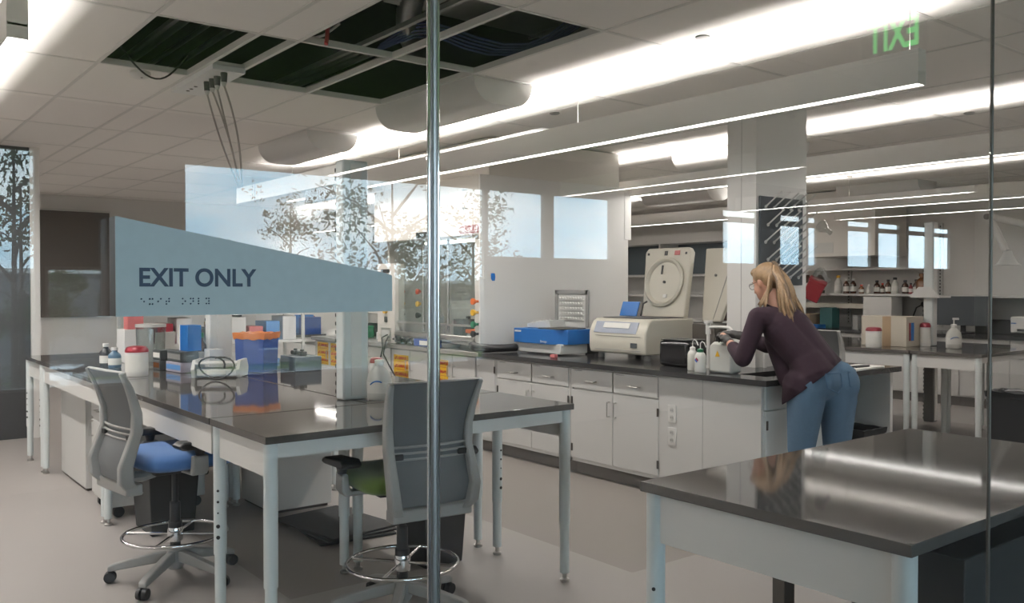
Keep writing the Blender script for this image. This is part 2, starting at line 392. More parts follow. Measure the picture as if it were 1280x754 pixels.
for q in range(5): mb.tube([(-5.35+.02*q+.13*s, 2.95+.05*math.sin(s*.9+q*.4)+.08*s, 3.10+.015*q+.10*math.sin(s*.7)) for s in range(14)], .008, n=6)
tag(mb.build('data_cable_bundle', BCABLE), 'bundle of blue data cables in the open ceiling', 'cable')
tag(MB().tube([(-4.55+.02*math.sin(s), 2.40-.012*s, 3.5-.045*s) for s in range(15)], .012, n=6).build('red_cable', RCABLE), 'red cable hanging out of the middle ceiling opening', 'cable')
tag(MB().tube([(-5.82+.03*math.sin(s*PI/14), 1.46+.03*s, 3.02-.19*math.sin(s*PI/14)) for s in range(15)], .006, n=6).build('loose_cable', RUBBER), 'thin black cable sagging below the left ceiling opening', 'cable')
tag(MB().tube([(-5.05+.05*math.cos(s*.5)+.02*s, 1.6+.10*math.sin(s*.5), 3.12) for s in range(26)], .007, n=6).build('coiled_cable', RUBBER), 'coiled black cable lying above the left ceiling opening', 'cable')
tag(MB().tube([(-5.1+.08*s, 2.25+.01*s, 2.99+.02*math.sin(s)) for s in range(8)], .008, n=6).build('white_cable', LTGREY), 'short pale cable in the middle ceiling opening', 'cable')
t = thing('ceiling_router', 'small pale router box hanging inside the left ceiling opening', 'router', (-5.02, 1.72, 3.08))
MB().box(-.09, .09, -.06, .06, -.02, .02).build('case', LTGREY, t, bevel=.01)
MB().box(-.05, .05, -.05, .05, .02, .12).build('mount', DARKMET, t)
# socket strip and its cords
t = thing('ceiling_socket_panel', 'white ceiling socket panel with four plugged cords', 'socket panel', (-5.80, 2.015, CZ))
MB().box(-.46, .36, -.105, .105, -.04, -.004).build('panel', mat('socket_panel_enamel', (.85, .85, .85), .3), t, bevel=.003)
for q, xx in enumerate((-.34, -.27, -.18)): MB().cyl((xx, -.03, -.043), (xx, -.03, -.039), .012, n=12).build('socket_hole', BLACK, t)
CP = [(-5.80, 2.0), (-5.70, 2.0), (-5.61, 2.0), (-5.49, 2.0)]
for q, (x, y) in enumerate(CP):
    c = thing('ceiling_drop_cable', ['grey power cord from the ceiling panel, leftmost of four', 'grey power cord from the ceiling panel, second from left', 'grey power cord from the ceiling panel, third from left', 'grey power cord from the ceiling panel, rightmost of four'][q], 'cord', (x, y, CZ-.040), 0, 'ceiling power cords')
    MB().cyl((0, 0, -.06), (0, 0, 0), .018, .022, n=14).build('plug', BLACK, c)
    MB().cyl((0, 0, -.085), (0, 0, -.06), .010, .018, n=12).build('strain_relief', LTGREY, c)
    ex = (-5.735, -5.725, -5.70, -5.69)[q]-x; ey = 2.19-y; b = (-.5, 1, -.3, 1)[q]*.05
    MB().tube([(ex*(s/12)**1.5+b*math.sin(s*PI/12), ey*s/12, -.08-(.62/12)*s) for s in range(13)], .0065, n=6).build('cord', WIRE, c)
t = thing('smoke_detector', 'round white smoke detector on the ceiling left of the socket panel', 'smoke detector', (-5.95, 1.62, CZ-.003))
MB().lathe([(.062, 0), (.066, -.018), (.05, -.035), (.03, -.045)], n=28).build('detector_body', WHITE, t)
MB().cyl((.03, 0, -.046), (.03, 0, -.04), .008, n=10).build('detector_light', GREYP, t)
for q, (x, y, l) in enumerate([(-3.19, 3.86, 'round ceiling sprinkler cover above the main pendant'), (-3.25, 7.2, 'round ceiling sprinkler cover above the second pendant, right'), (-5.3, 4.6, 'small round sprinkler cover behind the main pendant')]):
    tag(MB().lathe([(.04, 0), (.042, -.008), (.03, -.014)], n=24).build('sprinkler_cover', GREYP, loc=(x, y, CZ)), l, 'sprinkler cover', 'ceiling sprinkler covers')
# ================================================================ tables
TZ = .91
def table(x0, x1, y0, y1, label, cat='table', xin=(None, None), aprons='xXyY', legm=None, dots=None, inset=.035, group=None, ah=.14, legz=.30, top=RESIN):
    cx, cy = (x0+x1)/2, (y0+y1)/2; hx, hy = (x1-x0)/2, (y1-y0)/2; legm = legm or CABBLUE
    t = thing('lab_table', label, cat, (cx, cy, 0), 0, group)
    MB().box(-hx+.001, hx-.001, -hy+.001, hy-.001, TZ-.030, TZ).build('table_top', top, t, bevel=.002, smooth=False)
    a = MB(); i = inset
    if 'x' in aprons: a.box(-hx+i-.01, -hx+i+.01, -hy+i, hy-i, TZ-.03-ah, TZ-.031)
    if 'X' in aprons: a.box(hx-i-.01, hx-i+.01, -hy+i, hy-i, TZ-.03-ah*.45, TZ-.031)
    if 'y' in aprons: a.box(-hx+i, hx-i, -hy+i-.01, -hy+i+.01, TZ-.03-ah, TZ-.031)
    if 'Y' in aprons: a.box(-hx+i, hx-i, hy-i-.01, hy-i+.01, TZ-.03-ah, TZ-.031)
    a.build('apron', WHITE, t, smooth=False)
    for sx in (-1, 1):
        for sy in (-1, 1):
            if isinstance(xin, dict) and xin.get((sx, sy), 0) is None: continue
            q_ = xin.get((sx, sy), i) if isinstance(xin, dict) else i; px, py = sx*(hx-q_), sy*(hy-i)
            l = MB().cyl((px, py, legz), (px, py, TZ-.031), .0285, n=20).cyl((px, py, .045), (px, py, legz+.01), .0245, n=20).build('leg', legm, t)
            MB().lathe([(.024, 0), (.024, .012), (.012, .018), (.012, .045)], (px, py, 0), n=16).build('foot', STEEL, l)
            if dots and (sx, sy) in dots:
                ang = dots[(sx, sy)]; dx, dy = math.cos(ang), math.sin(ang)
                for zz, r in ((.38, .009), (.43, .009), (.49, .004), (.54, .006), (.59, .006)):
                    MB().cyl((px+dx*.026, py+dy*.026, zz), (px+dx*.030, py+dy*.030, zz), r, n=10).build('adjustment_hole', BLACK, l)
    return t
D = math.radians
table(-3.94, -3.30, 1.36, 3.00, 'dark topped white end table of the near island, behind the green chair', dots={(-1, -1): D(-38), (-1, 1): D(10), (1, -1): D(175)})
table(-5.93, -3.95, 1.36, 2.175, 'island table in front row, blue chair tucked under it', dots={(-1, -1): D(-60)}, xin={(1, -1): None, (1, 1): .2})
table(-7.90, -5.94, 1.36, 2.175, 'island table in front row, second from the blue chair towards the back')
table(-5.93, -3.95, 2.185, 3.00, 'island table in rear row carrying the blue bin end, by the soap bottle', xin={(1, -1): .2, (1, 1): .14})
table(-7.90, -5.94, 2.185, 3.00, 'island table in rear row, farthest behind the orange bagged bin')
table(-8.58, -7.91, 1.36, 3.00, 'far end table of the near island at the left picture edge', dots={(1, -1): D(-90), (-1, -1): D(-60)})
RT = table(-1.85, -1.0, 1.95, 3.58, 'large dark topped white table in the right foreground', dots={(-1, -1): D(-60)}, ah=.15, aprons='xy')
table(-4.15, -3.50, 8.02, 9.66, 'dark topped white end table of the rear island with soap pump', dots={(-1, 1): D(180)}, ah=.12)
table(-6.12, -4.16, 8.02, 8.835, 'rear island front row table, left of the wipes tub')
table(-6.12, -4.16, 8.845, 9.66, 'rear island back row table behind the cardboard box')
# dark posts below the right table
for i, (x, y, w) in enumerate([(-1.80, 2.62, .05), (-1.42, 2.50, .07)]):
    t = thing('support_post', ['slim dark steel post beneath the right foreground table', 'wider dark steel post beneath the right foreground table'][i], 'post', (x, y, 0))
    MB().box(-w/2, w/2, -.03, .03, .012, TZ-.031).build('post', DARKMET, t, bevel=.003)
    MB().box(-w/2-.03, w/2+.03, -.06, .06, 0, .012).build('base_plate', DARKMET, t, bevel=.002)

# service columns
def column(x, y, w, d, z0, z1, label, m=None):
    t = thing('service_column', label, 'column', (x, y, z0))
    h = z1-z0; m = m or CABBLUE
    MB().box(-w/2, w/2, -d/2, d/2, 0, h).build('column_body', m, t, bevel=.012)
    s = MB()
    for k in range(int(h/.045)): s.box(-w/2-.0015, -w/2+.004, -d/2-.001, -d/2+.003, .03+k*.045, .05+k*.045)
    s.build('slots', BLACK, t, smooth=False)
    MB().box(w/2-.001, w/2+.004, -.03, .03, .02, h-.02).build('cover_seam', WHITE, t, smooth=False)
    return t
column(-4.17, 2.20, .09, .15, TZ+.001, 2.17, 'tall pale slotted service column standing on the near island')
column(-6.39, 2.28, .10, .17, TZ+.001, 1.50, 'shorter white service column on the island beside the blue bin', WHITE)
column(-4.37, 8.86, .10, .10, TZ+.001, 2.17, 'slotted pale service column standing on the rear island')
column(-4.8, 9.75, .12, .09, 0, .88, 'pale steel post from the floor under the rear island', GREYP)
# slotted beam from the column
t = thing('shelf_beam', 'pale slotted shelf beam running left from the tall service column', 'beam', (-5.0, 2.20, 2.06))
MB().box(-.74, .78, -.03, .03, 0, .105).build('beam', LAMPBODY, t, bevel=.004)
s = MB()
for k in range(4): s.box(-.46, -.455, -.0315, -.029, .012+k*.025, .024+k*.025)
s.box(-.42, -.417, -.0312, -.029, 0, .105); s.build('slots', GREYP, t, smooth=False)
MB().box(.3, .78, -.02, .02, -.07, 0).build('bracket', DARKMET, t, smooth=False)
# shelf brackets on rear column
t = thing('column_shelf', 'small pale shelf with sloping bracket on the rear island column', 'shelf', (-4.37, 8.86, 1.40))
MB().box(-.15, .15, -.12, .12, 0, .02).build('shelf_board', WHITE, t, smooth=False)
MB().prism([(-.15, .02), (.15, .02), (.06, .11), (-.06, .11)], 'y', -.125, -.115).build('bracket', WHITE, t, smooth=False)

# ================================================================ drawer bench
def handle(parent, x, y, z, L=.1, vertical=False, axis='y', s=-1):
    """bow handle on a face at y (axis='y') or x"""
    P = []
    for u, o in ((-L/2, 0), (-L/2, .03), (L/2, .03), (L/2, 0)):
        a, b = (0, u) if vertical else (u, 0)
        P.append((x+a, y+s*o, z+b) if axis == 'y' else (x+s*o, y+a, z+b))
    return MB().tube(P, .0045, n=8).build('handle', STEEL, parent)
def hinge(parent, x, y, z):
    return MB().box(x-.008, x+.008, y-.006, y, z-.03, z+.03).build('hinge', DARKMET, parent, smooth=False)
BY = 4.73
def cabinet(x0, x1, label, doors=2, drawers=2, hside=None, y=BY, depth=.55, z1=.868, group=None, dz=.70):
    t = thing('base_cabinet', label, 'cabinet', ((x0+x1)/2, y, 0), 0, group); h = (x1-x0)/2
    MB().box(-h+.001, h-.001, .02, depth, .11, z1).build('carcass', CAB, t, smooth=False)
    MB().box(-h+.001, h-.001, .07, .10, 0, .11).build('toe_kick', TOEG, t, smooth=False)
    # face frame
    f = MB().box(-h+.001, h-.001, .004, .02, .11, .135).box(-h+.001, h-.001, .004, .02, z1-.012, z1).box(-h+.001, -h+.02, .004, .02, .11, z1).box(h-.02, h-.001, .004, .02, .11, z1)
    f.build('face_frame', CAB, t, smooth=False)
    n = drawers; W = (2*h-.034)/max(n, 1)
    for i in range(n):
        a = -h+.017+i*W
        d = MB().box(a+.008, a+W-.008, -.002, .018, dz, z1-.016).build('drawer', CAB, t, bevel=.002)
        handle(d, a+W/2, -.002, (dz+z1)/2-.02)
        MB().box(a+.03, a+.12, -.0032, -.0022, z1-.030, z1-.024).build('label_strip', GREYP, d, smooth=False)
    W = (2*h-.034)/doors; top = dz-.012 if drawers else z1-.016
    for i in range(doors):
        a = -h+.017+i*W
        d = MB().box(a+.0025, a+W-.0025, -.002, .018, .137, top).build('door', CAB, t, bevel=.002)
        left = (i == 0 and doors == 2) or (hside == 'l')
        hx = a+W-.035 if left else a+.035
        handle(d, hx, -.002, top-.12, L=.11, vertical=True)
        ex = a+.004 if left else a+W-.004
        for zz in (.22, top-.09): hinge(d, ex, -.002, zz)
    return t
cabinet(-6.24, -5.252, 'white base cabinet with two drawers below the blue instrument')
cabinet(-5.25, -4.285, 'white base cabinet with two drawers below the beige centrifuge')
cabinet(-6.55, -6.245, 'narrow tall door white cabinet at the hood end of the bench', doors=1, drawers=0, hside='r')
t = thing('end_panel', 'plain white bench end panel with two power outlets', 'panel', (-3.85, BY, 0))
MB().box(-.433, .427, 0, .02, .11, .868).build('panel', CAB, t, smooth=False)
MB().box(-.433, .427, .06, .09, 0, .11).build('toe_kick', TOEG, t, smooth=False)
MB().box(-.05, -.048, -.0012, .001, .11, .868).build('panel_seam', GREYP, t, smooth=False)
def outlet(x, y, z, label, axis='y', group='duplex outlets on the bench end panel', par=None):
    o = thing('power_outlet', label, 'outlet', (x, y, z), 0 if axis == 'y' else PI/2, group)
    MB().box(-.038, .038, -.008, 0, -.062, .062).build('cover_plate', WHITE, o, bevel=.003)
    for s in (-.026, .026):
        q = MB().cyl((0, -.011, s), (0, -.007, s), .018, n=16).build('socket', LTGREY, o)
        MB().box(-.008, -.005, -.0115, -.0105, s-.006, s+.006).box(.005, .008, -.0115, -.0105, s-.006, s+.006).build('slots', BLACK, q, smooth=False)
    return o
outlet(-4.17, BY, .605, 'upper white duplex outlet on the bench end panel')
outlet(-4.17, BY, .445, 'lower white duplex outlet on the bench end panel')
# end face (towards the person)
EX = -3.42
t = thing('sink_cabinet', 'white cabinet forming the bench end beneath the sink', 'cabinet', (EX, 4.72, 0))
MB().box(-.40, -.005, .035, .915, .11, .652).box(-.05, -.007, .035, .915, .652, .868).box(-.62, -.60, .915, 1.58, 0, .868).build('carcass', CABBLUE, t, smooth=False)
MB().box(-.45, -.06, .10, .915, 0, .11).build('toe_kick', TOEG, t, smooth=False)
for i, (a, b) in enumerate([(.04, .46), (.47, .9)]):
    MB().box(-.006, .012, a, b, .71, .86).build('false_drawer', CABBLUE, t, bevel=.002)
    d = MB().box(-.006, .012, a, b, .13, .70).build('door', CABBLUE, t, bevel=.002)
    for zz in (.22, .61): MB().box(.012, .018, a+.004, a+.02, zz-.03, zz+.03).build('hinge', DARKMET, d, smooth=False)
MB().box(-.60, .012, 1.585, 1.62, .0, .868).build('end_post', WHITE, t, smooth=False)
MB().box(-.60, -.005, .88, .914, .0, .868).build('knee_side', CABBLUE, t, smooth=False)
# worktops
mb = MB(); a, b, c, d = -3.735, -3.50, 4.90, 5.36
mb.box(-6.45, a, 4.68, 6.36, .872, TZ).box(a, b, 4.68, c, .872, TZ).box(a, b, d, 6.36, .872, TZ).box(b, -3.35, 4.68, 6.36, .872, TZ)
tag(mb.build('bench_worktop', RESIN2, smooth=False), 'long black worktop of the drawer bench with cut-out for the sink', 'worktop')
mb = MB().box(a, b, c, d, .66, .668).box(a-.006, a, c, d, .66, .871).box(b, b+.006, c, d, .66, .871).box(a, b, c-.006, c, .66, .871).box(a, b, d, d+.006, .66, .871)
t = thing('sink', 'black drop-in sink at the bench end in front of the person', 'sink', (0, 0, 0))
mb.build('basin', BLACK, t, smooth=False)
MB().cyl((-3.64, 5.13, .668), (-3.64, 5.13, .672), .03).build('drain', STEEL, t)
# faucet of white plastic
def faucet(x, y, label, R=.16, H=.30, dx=.17, dy=0):
    t = thing('faucet', label, 'faucet', (x, y, TZ))
    MB().cyl((0, 0, 0), (0, 0, .02), .03).cyl((0, 0, .02), (0, 0, H-.04), .0125).build('stem', WHITE, t)
    MB().cyl((0, 0, H-.05), (0, 0, H+.03), .02).cyl((0, 0, H+.03), (0, 0, H+.05), .032).build('valve_cap', WHITE, t)
    MB().tube([(0, 0, H)]+[(dx*s/8, dy*s/8, H+.005) for s in range(3, 9)]+[(dx+.05*math.sin(q*PI/12), dy, H-.05+.05*math.cos(q*PI/12)+.005) for q in range(1, 7)]+[(dx+.05, dy, H-.12)], .012, n=12).build('spout', WHITE, t)
faucet(-4.17, 5.12, 'white plastic gooseneck faucet behind the wash bottles')
t = thing('eyewash_unit', 'low white plastic eyewash faucet next to the person hands', 'faucet', (-3.92, 5.46, TZ))
MB().cyl((0, 0, 0), (0, 0, .2), .014).cyl((0, 0, .2), (0, 0, .27), .024).cyl((0, 0, .27), (0, 0, .285), .034).build('stem', WHITE, t)
MB().tube([(0, 0, .19), (.15, 0, .19), (.25, 0, .18)], .011).build('spout', WHITE, t)
MB().cyl((.12, -.02, .02), (.12, -.02, .09), .03).build('nozzle', CHROME, t)

# tall white box column + glass drying rack
t = thing('boxed_column', 'square white boxed column rising from the bench to the ceiling', 'column', (-4.09, 5.72, TZ))
MB().box(-.13, .13, -.32, .32, 0, CZ-TZ).build('column_body', WHITE, t, smooth=False)
MB().box(-.0015, .0015, -.3215, -.319, 0, CZ-TZ).build('panel_seam', GREYP, t, smooth=False)
t = thing('drying_rack', 'dark pegboard drying rack with angled white pegs on the boxed column', 'drying rack', (-3.955, 5.70, 1.52))
MB().box(-.004, .012, -.27, .27, 0, .66).build('board', GREYF, t, bevel=.003)
for r in range(5):
    for c_ in range(5):
        yy = -.21+c_*.105+(.03 if r % 2 else 0); zz = .06+r*.13
        MB().cyl((.012, yy, zz), (.15, yy, zz+.10), .0065, .005, n=8).ball((.152, yy, zz+.102), .008, 1).lathe([(.013, 0), (.013, .006), (.006, .012)], (.013, yy, zz), n=10, M=Matrix.Rotation(PI/2, 4, 'Y')).build('peg', LTGREY, t)
# flasks on the rack
def flask(x, y, z, r, label, rx=.9):
    t = MB().lathe([(r*.9, 0), (r, .01), (r*.95, r*.5), (r*.35, r*1.5), (r*.3, r*2.2), (r*.38, r*2.25)], n=20, M=Matrix.Rotation(rx, 4, 'Y')).build('glass_flask', ACRYL, loc=(x, y, z))
    return tag(t, label, 'flask', 'glassware on the drying rack')
flask(-3.80, 5.98, 1.98, .05, 'clear flask on the topmost right peg of the rack', 2.2)
flask(-3.80, 5.95, 1.62, .055, 'clear flask low on the right side of the rack', 2.2)
flask(-3.80, 5.70, 2.16, .045, 'clear flask on the top middle peg of the rack', 2.2)

# ================================================================ fume hood
HX0, HX1 = -8.42, -6.45
t = thing('fume_hood', 'large cream fume hood with grey interior and glass sash', 'fume hood', (0, 0, 0))
MB().box(HX0+.02, HX1-.021, 4.70, 4.95, 1.985, 2.54).box(HX0+.02, HX1-.021, 4.95, 6.55, 2.0, 2.54).build('header', CREAM, t, bevel=.012)
MB().box(-8.42, -6.47, 4.82, 6.50, 2.541, 2.885).build('exhaust_chase', CREAM, t, smooth=False)
MB().box(-6.47, HX1, 4.70, 6.62, TZ+.002, 2.539).build('side_panel', WHITE, t, bevel=.004)
MB().box(-6.469, HX1+.004, 6.56, 6.66, 2.0, 2.50).build('rear_corner_trim', WHITE, t, bevel=.006)
MB().box(-8.42, -8.05, 4.75, 4.87, TZ+.002, 1.76).build('left_post', CREAM, t, bevel=.004)
MB().box(-6.60, -6.471, 4.75, 4.87, TZ+.002, 1.984).build('right_post', CREAM, t, bevel=.004)
MB().box(-8.40, -8.36, 4.87, 5.5, TZ+.002, 1.984).box(-8.05, -6.6, 5.47, 5.5, TZ+.05, 1.984).build('interior_liner', HOODIN, t, smooth=False)
MB().box(-8.05, -6.6, 4.80, 5.47, .958, .975).build('work_surface', STEEL, t, smooth=False)
MB().box(-8.05, -6.6, 4.74, 4.80, 1.0, 1.045).build('airfoil_sill', STEEL, t, bevel=.008)
MB().box(-8.04, -6.61, 4.79, 4.797, 1.15, 1.99).build('sash_glass', SASH, t, smooth=False)
for xx in (-7.55, -7.10): MB().box(xx-.012, xx+.012, 4.785, 4.80, 1.06, 1.98).build('sash_rail', GREYP, t, smooth=False)
MB().box(-8.04, -6.61, 4.775, 4.80, 1.13, 1.15).build('sash_handle', STEEL, t, smooth=False)
MB().box(-7.53, -7.31, 4.690, 4.70, 2.0, 2.055).build('monitor_display', BLACKG, t, smooth=False)
sg = MB().box(-6.765, -6.47, 4.694, 4.70, 2.008, 2.078).build('name_plate', REDL, t, smooth=False)
MB().box(-6.755, -6.48, 4.692, 4.694, 2.016, 2.070).build('plate_face', LTGREY, sg, smooth=False)
textmesh('VENTURI', .062, 'lettering', REDL, sg, facing('-y', (-6.6175, 4.6915, 2.043)), bold=.001, xs=.95)
for zz in (2.24, 2.41): MB().tube([(-6.66, 4.70, zz), (-6.66, 4.65, zz), (-6.60, 4.62, zz-.02)], .006).build('sash_stop', GREYP, t)
hl = MB().box(-7.9, -6.8, 5.0, 5.1, 1.96, 1.98).build('added_hood_lamp', mat('added_hood_lamp_lens', (.9, .9, .9), .4, emit=(1, .95, .88), estr=5.0), t, smooth=False)  # lamp added to brighten the hood interior
# valve knobs
for zz, m_, n_ in ((1.375, OKNOB, 'orange knob'), (1.273, YKNOB, 'yellow knob'), (1.163, GKNOB, 'green knob'), (1.075, BLACK, 'black knob')):
    k = MB().cyl((-6.53, 4.75, zz), (-6.53, 4.70, zz), .012).lathe([(.016, 0), (.030, .025), (.030, .04)], (-6.53, 4.71, zz), n=16, M=Matrix.Rotation(PI/2, 4, 'X')).build('service_knob', m_, t); k['label'] = n_
for zz, m_, n_ in ((1.46, RKNOB, 'red knob'), (1.33, YKNOB, 'yellow knob'), (1.21, BLACK, 'black knob')):
    k = MB().cyl((-8.33, 5.0, zz), (-8.27, 5.0, zz), .012).lathe([(.016, 0), (.03, .03), (.03, .045)], (-7.86, 4.95, zz), n=16, M=Matrix.Rotation(PI/2, 4, 'X')).build('service_knob', m_, t); k['label'] = n_
k = MB().lathe([(.03, 0), (.03, .03)], (-8.23, 4.75, 1.255), n=16, M=Matrix.Rotation(PI/2, 4, 'X')).build('service_knob', YKNOB, t); k['label'] = 'yellow knob on the left post'
MB().box(-8.26, -8.20, 4.742, 4.75, 1.13, 1.19).build('switch', BLACK, t, bevel=.004)
s_ = MB().box(-8.32, -8.12, 4.738, 4.75, .93, 1.07).build('outlet_frame', STEEL, t, bevel=.002)
MB().box(-8.30, -8.14, 4.735, 4.739, .95, 1.05).build('outlet_face', LTGREY, s_, smooth=False)
MB().box(-8.33, -8.16, 4.744, 4.751, 1.66, 1.70).build('post_display', BLACK, t, smooth=False)
bt = MB().prism([(4.825, 1.635), (4.868, 1.635), (4.875, 1.60), (4.868, 1.565), (4.84, 1.565), (4.825, 1.585)], 'x', HX1+.0005, HX1+.003).build('blue_tape', BLUE)
tag(bt, 'small piece of blue tape stuck on the white hood side', 'tape')
MB().box(HX1-.02, HX1+.012, 4.735, 4.765, 1.58, 1.70).build('side_catch', WHITE, t, bevel=.003)
# hood base cabinets with flammable stickers
def sticker(parent, x0, x1, z0, z1, y, words=3):
    s = MB().box(x0, x1, y-.002, y, z0, z1).build('warning_sticker', YEL, parent, smooth=False)
    n = 3; hgt = (z1-z0)/n
    for k in range(n):
        zc = z1-hgt*(k+.42)
        textmesh('FLAMMABLE', (x1-x0)*.155, 'sticker_text', REDINK, s, facing('-y', ((x0+x1)/2+.02, y-.0025, zc)), bold=.0015, xs=1.0)
        MB().prism([((x0+.015), zc-.015), ((x0+.045), zc-.015), (x0+.03, zc+.015)], 'y', y-.0028, y-.0022).box(x0+.06, x1-.03, y-.0028, y-.0022, zc-.038, zc-.034).build('sticker_symbol', REDINK, s, smooth=False)
    return s
def hoodcab(x0, x1, label, st):
    t = thing('base_cabinet', label, 'cabinet', ((x0+x1)/2, BY, 0)); h = (x1-x0)/2
    MB().box(-h, h, .02, .6, .11, .866).build('carcass', CAB, t, smooth=False)
    MB().box(-h, h, .07, .10, 0, .11).build('toe_kick', TOEG, t, smooth=False)
    for i, (a, b) in enumerate([(-h+.01, -.003), (.003, h-.01)]):
        d = MB().box(a, b, -.002, .018, .135, .855).build('door', CAB, t, bevel=.002)
        handle(d, b-.04 if i == 0 else a+.04, -.002, .70, vertical=True)
        if st and i in st: sticker(d, *(v-(x0+x1)/2 if q < 2 else v for q, v in enumerate(st[i])), -.002)
    return t
hoodcab(-8.09, -7.33, 'white hood base cabinet with a flammable sticker, left of the glass seam', {0: (-8.03, -7.74, .55, .80)})
hoodcab(-7.32, -6.56, 'white hood base cabinet with a flammable sticker, right of the glass seam', {0: (-7.28, -7.01, .55, .80)})
hoodcab(-9.93, -9.10, 'white base cabinet with large flammable sticker left of the service column', {0: (-9.85, -9.56, .58, .845), 1: (-9.50, -9.22, .58, .845)})
hoodcab(-9.09, -8.10, 'plain white base cabinet beneath the cords left of the hood', None)
tag(MB().box(-8.10, -6.452, 4.68, 5.6, .868, TZ).build('hood_worktop', STEEL, bevel=.003), 'pale steel worktop under the fume hood', 'worktop')
tag(MB().box(-9.94, -8.105, 4.68, 5.6, .868, TZ).build('side_worktop', GREYP, bevel=.003), 'grey worktop left of the fume hood', 'worktop')
# ================================================================ drafting chairs
def chair(loc, face, label, seatm, name_extra=''):
    """local frame: the sitter looks along +Y"""
    t = thing('drafting_chair', label, 'chair', loc, face-PI/2)
    # five spoke base
    for k in range(5):
        a = 2*PI*k/5+.35; c, s = math.cos(a), math.sin(a)
        M = Matrix.Rotation(a, 4, 'Z')
        sp = MB().prism([(.02, .10), (.02, .155), (.10, .145), (.30, .098), (.325, .085), (.325, .06), (.30, .062)], 'y', -.020, .020, M=M).build('spoke', CHGREY, t, bevel=.006)
        w = MB(); 
        for sg in (-1, 1):
            w.cyl(M @ Vector((.315+.0, sg*.006, .030)), M @ Vector((.315, sg*.026, .030)), .030, .026, n=18)
        w.cyl(M @ Vector((.315, 0, .03)), M @ Vector((.315, 0, .07)), .009)
        w.build('caster', BLACK, t)
    MB().lathe([(.032, .055), (.045, .075), (.045, .155), (.034, .165)], n=24).build('hub', CHGREY, t)
    MB().cyl((0, 0, .165), (0, 0, .40), .026, n=20).cyl((0, 0, .40), (0, 0, .57), .016, n=16).lathe([(.034, .27), (.034, .30)], n=20).build('gas_column', BLACK, t)
    fr = MB().tube([(.255*math.cos(2*PI*i/40), .255*math.sin(2*PI*i/40), .235) for i in range(40)], .009, n=10, closed=True).build('foot_ring', CHROME, t)
    m_ = MB().lathe([(.036, .20), (.038, .215), (.038, .255), (.034, .27)], n=24)
    for k in range(4):
        a = PI/4+k*PI/2; m_.cyl((.03*math.cos(a), .03*math.sin(a), .235), (.25*math.cos(a), .25*math.sin(a), .235), .0075, n=8)
    m_.build('ring_spokes', CHROME, fr)
    # mechanism
    mc = MB().box(-.07, .07, -.13, .10, .555, .60).build('tilt_mechanism', BLACK, t, bevel=.012)
    MB().tube([(.06, .02, .575), (.20, .03, .57), (.25, .03, .585)], .006).cyl((.24, .03, .585), (.29, .03, .59), .012).build('lever', BLACK, mc)
    # seat: rounded cushion
    sm = MB(); N = 28; rows = []
    prof = [(.0, .602), (.90, .602), (1.0, .622), (1.0, .648), (.95, .670), (.80, .684), (.45, .684), (0, .678)]
    vs = []
    def rr(a, k):
        c, s = math.cos(a), math.sin(a); e = 2/5.0
        x = .255*abs(c)**e*(1 if c > 0 else -1)*k; y = .245*abs(s)**e*(1 if s > 0 else -1)*k+.02
        return x, y
    V = []; F = []
    for k, z in prof:
        for i in range(N):
            x, y = rr(2*PI*i/N, max(k, .001)); dz = -.03*max(0, (y-.15)/.12)**2 if z > .62 else 0
            V.append(Vector((x, y, z+dz)))
    for j in range(len(prof)-1):
        for i in range(N): F.append((j*N+i, j*N+(i+1) % N, (j+1)*N+(i+1) % N, (j+1)*N+i))
    sm._add(V, F); sm.build('seat', seatm, t, ang=1.2)
    MB().box(-.19, .19, -.18, .20, .590, .604).build('seat_pan', BLACK, t, bevel=.01)
    # back frame: curved profile in y,z ; list of (z, y, halfwidth)
    pf = [(.505, -.235, .165), (.57, -.295, .205), (.65, -.305, .215), (.73, -.280, .212), (.81, -.255, .208), (.90, -.258, .210), (.98, -.285, .216), (1.04, -.312, .222), (1.10, -.345, .226)]
    fm = MB()
    for sg in (-1, 1):
        V = []; F = []
        for i, (z, y, w) in enumerate(pf):
            tk = .078-.048*(i/8) ; wd = .048-.022*(i/8)
            if i == 0: tk = .07
            for dx, dy in ((0, 0), (-sg*wd, 0), (-sg*wd, -tk), (0, -tk)): V.append(Vector((sg*w+dx, y+dy+.012, z)))
        for i in range(len(pf)-1):
            for j in range(4): F.append((i*4+j, i*4+(j+1) % 4, i*4+4+(j+1) % 4, i*4+4+j))
        F += [(3, 2, 1, 0), tuple(len(V)-4+q for q in range(4))]
        fm._add(V, F)
    fm.box(-.226, .226, -.352, -.328, 1.085, 1.105)
    fm.box(-.19, .19, -.320, -.240, .505, .56)
    fm.build('back_frame', CHGREY, t, bevel=.008)
    V = []; F = []; K = 12
    for i, (z, y, w) in enumerate(pf[1:]):
        for off in (0, -.004):
            for j in range(K+1):
                u = -1+2*j/K; V.append(Vector((u*(w-.02), y-.006-.022*(1-u*u)+off, z)))
    R = 2*(K+1)
    for i in range(len(pf)-2):
        for j in range(K):
            F.append((i*R+j, i*R+j+1, (i+1)*R+j+1, (i+1)*R+j)); F.append((i*R+K+1+j, (i+1)*R+K+1+j, (i+1)*R+K+2+j, i*R+K+2+j))
    MB()._add(V, F).build('back_mesh', CHMESH, t, ang=1.2)
    lb = MB()
    for zz in (.742, .768, .795, .822):
        lb.tube([(u*.19, -.268-.022*(1-u*u)-.010, zz) for u in [-1+.2*i for i in range(11)]], .006, n=6)
    lb.build('lumbar_support', CHGREY, t)
    MB().box(-.20, -.13, -.300, -.275, .768, .795).box(.13, .20, -.300, -.275, .768, .795).build('lumbar_slider', BLACK, t, bevel=.006)
    MB().tube([(0, -.08, .575), (0, -.17, .555), (0, -.235, .56)], .028, n=8).build('back_bracket', CHGREY, t)
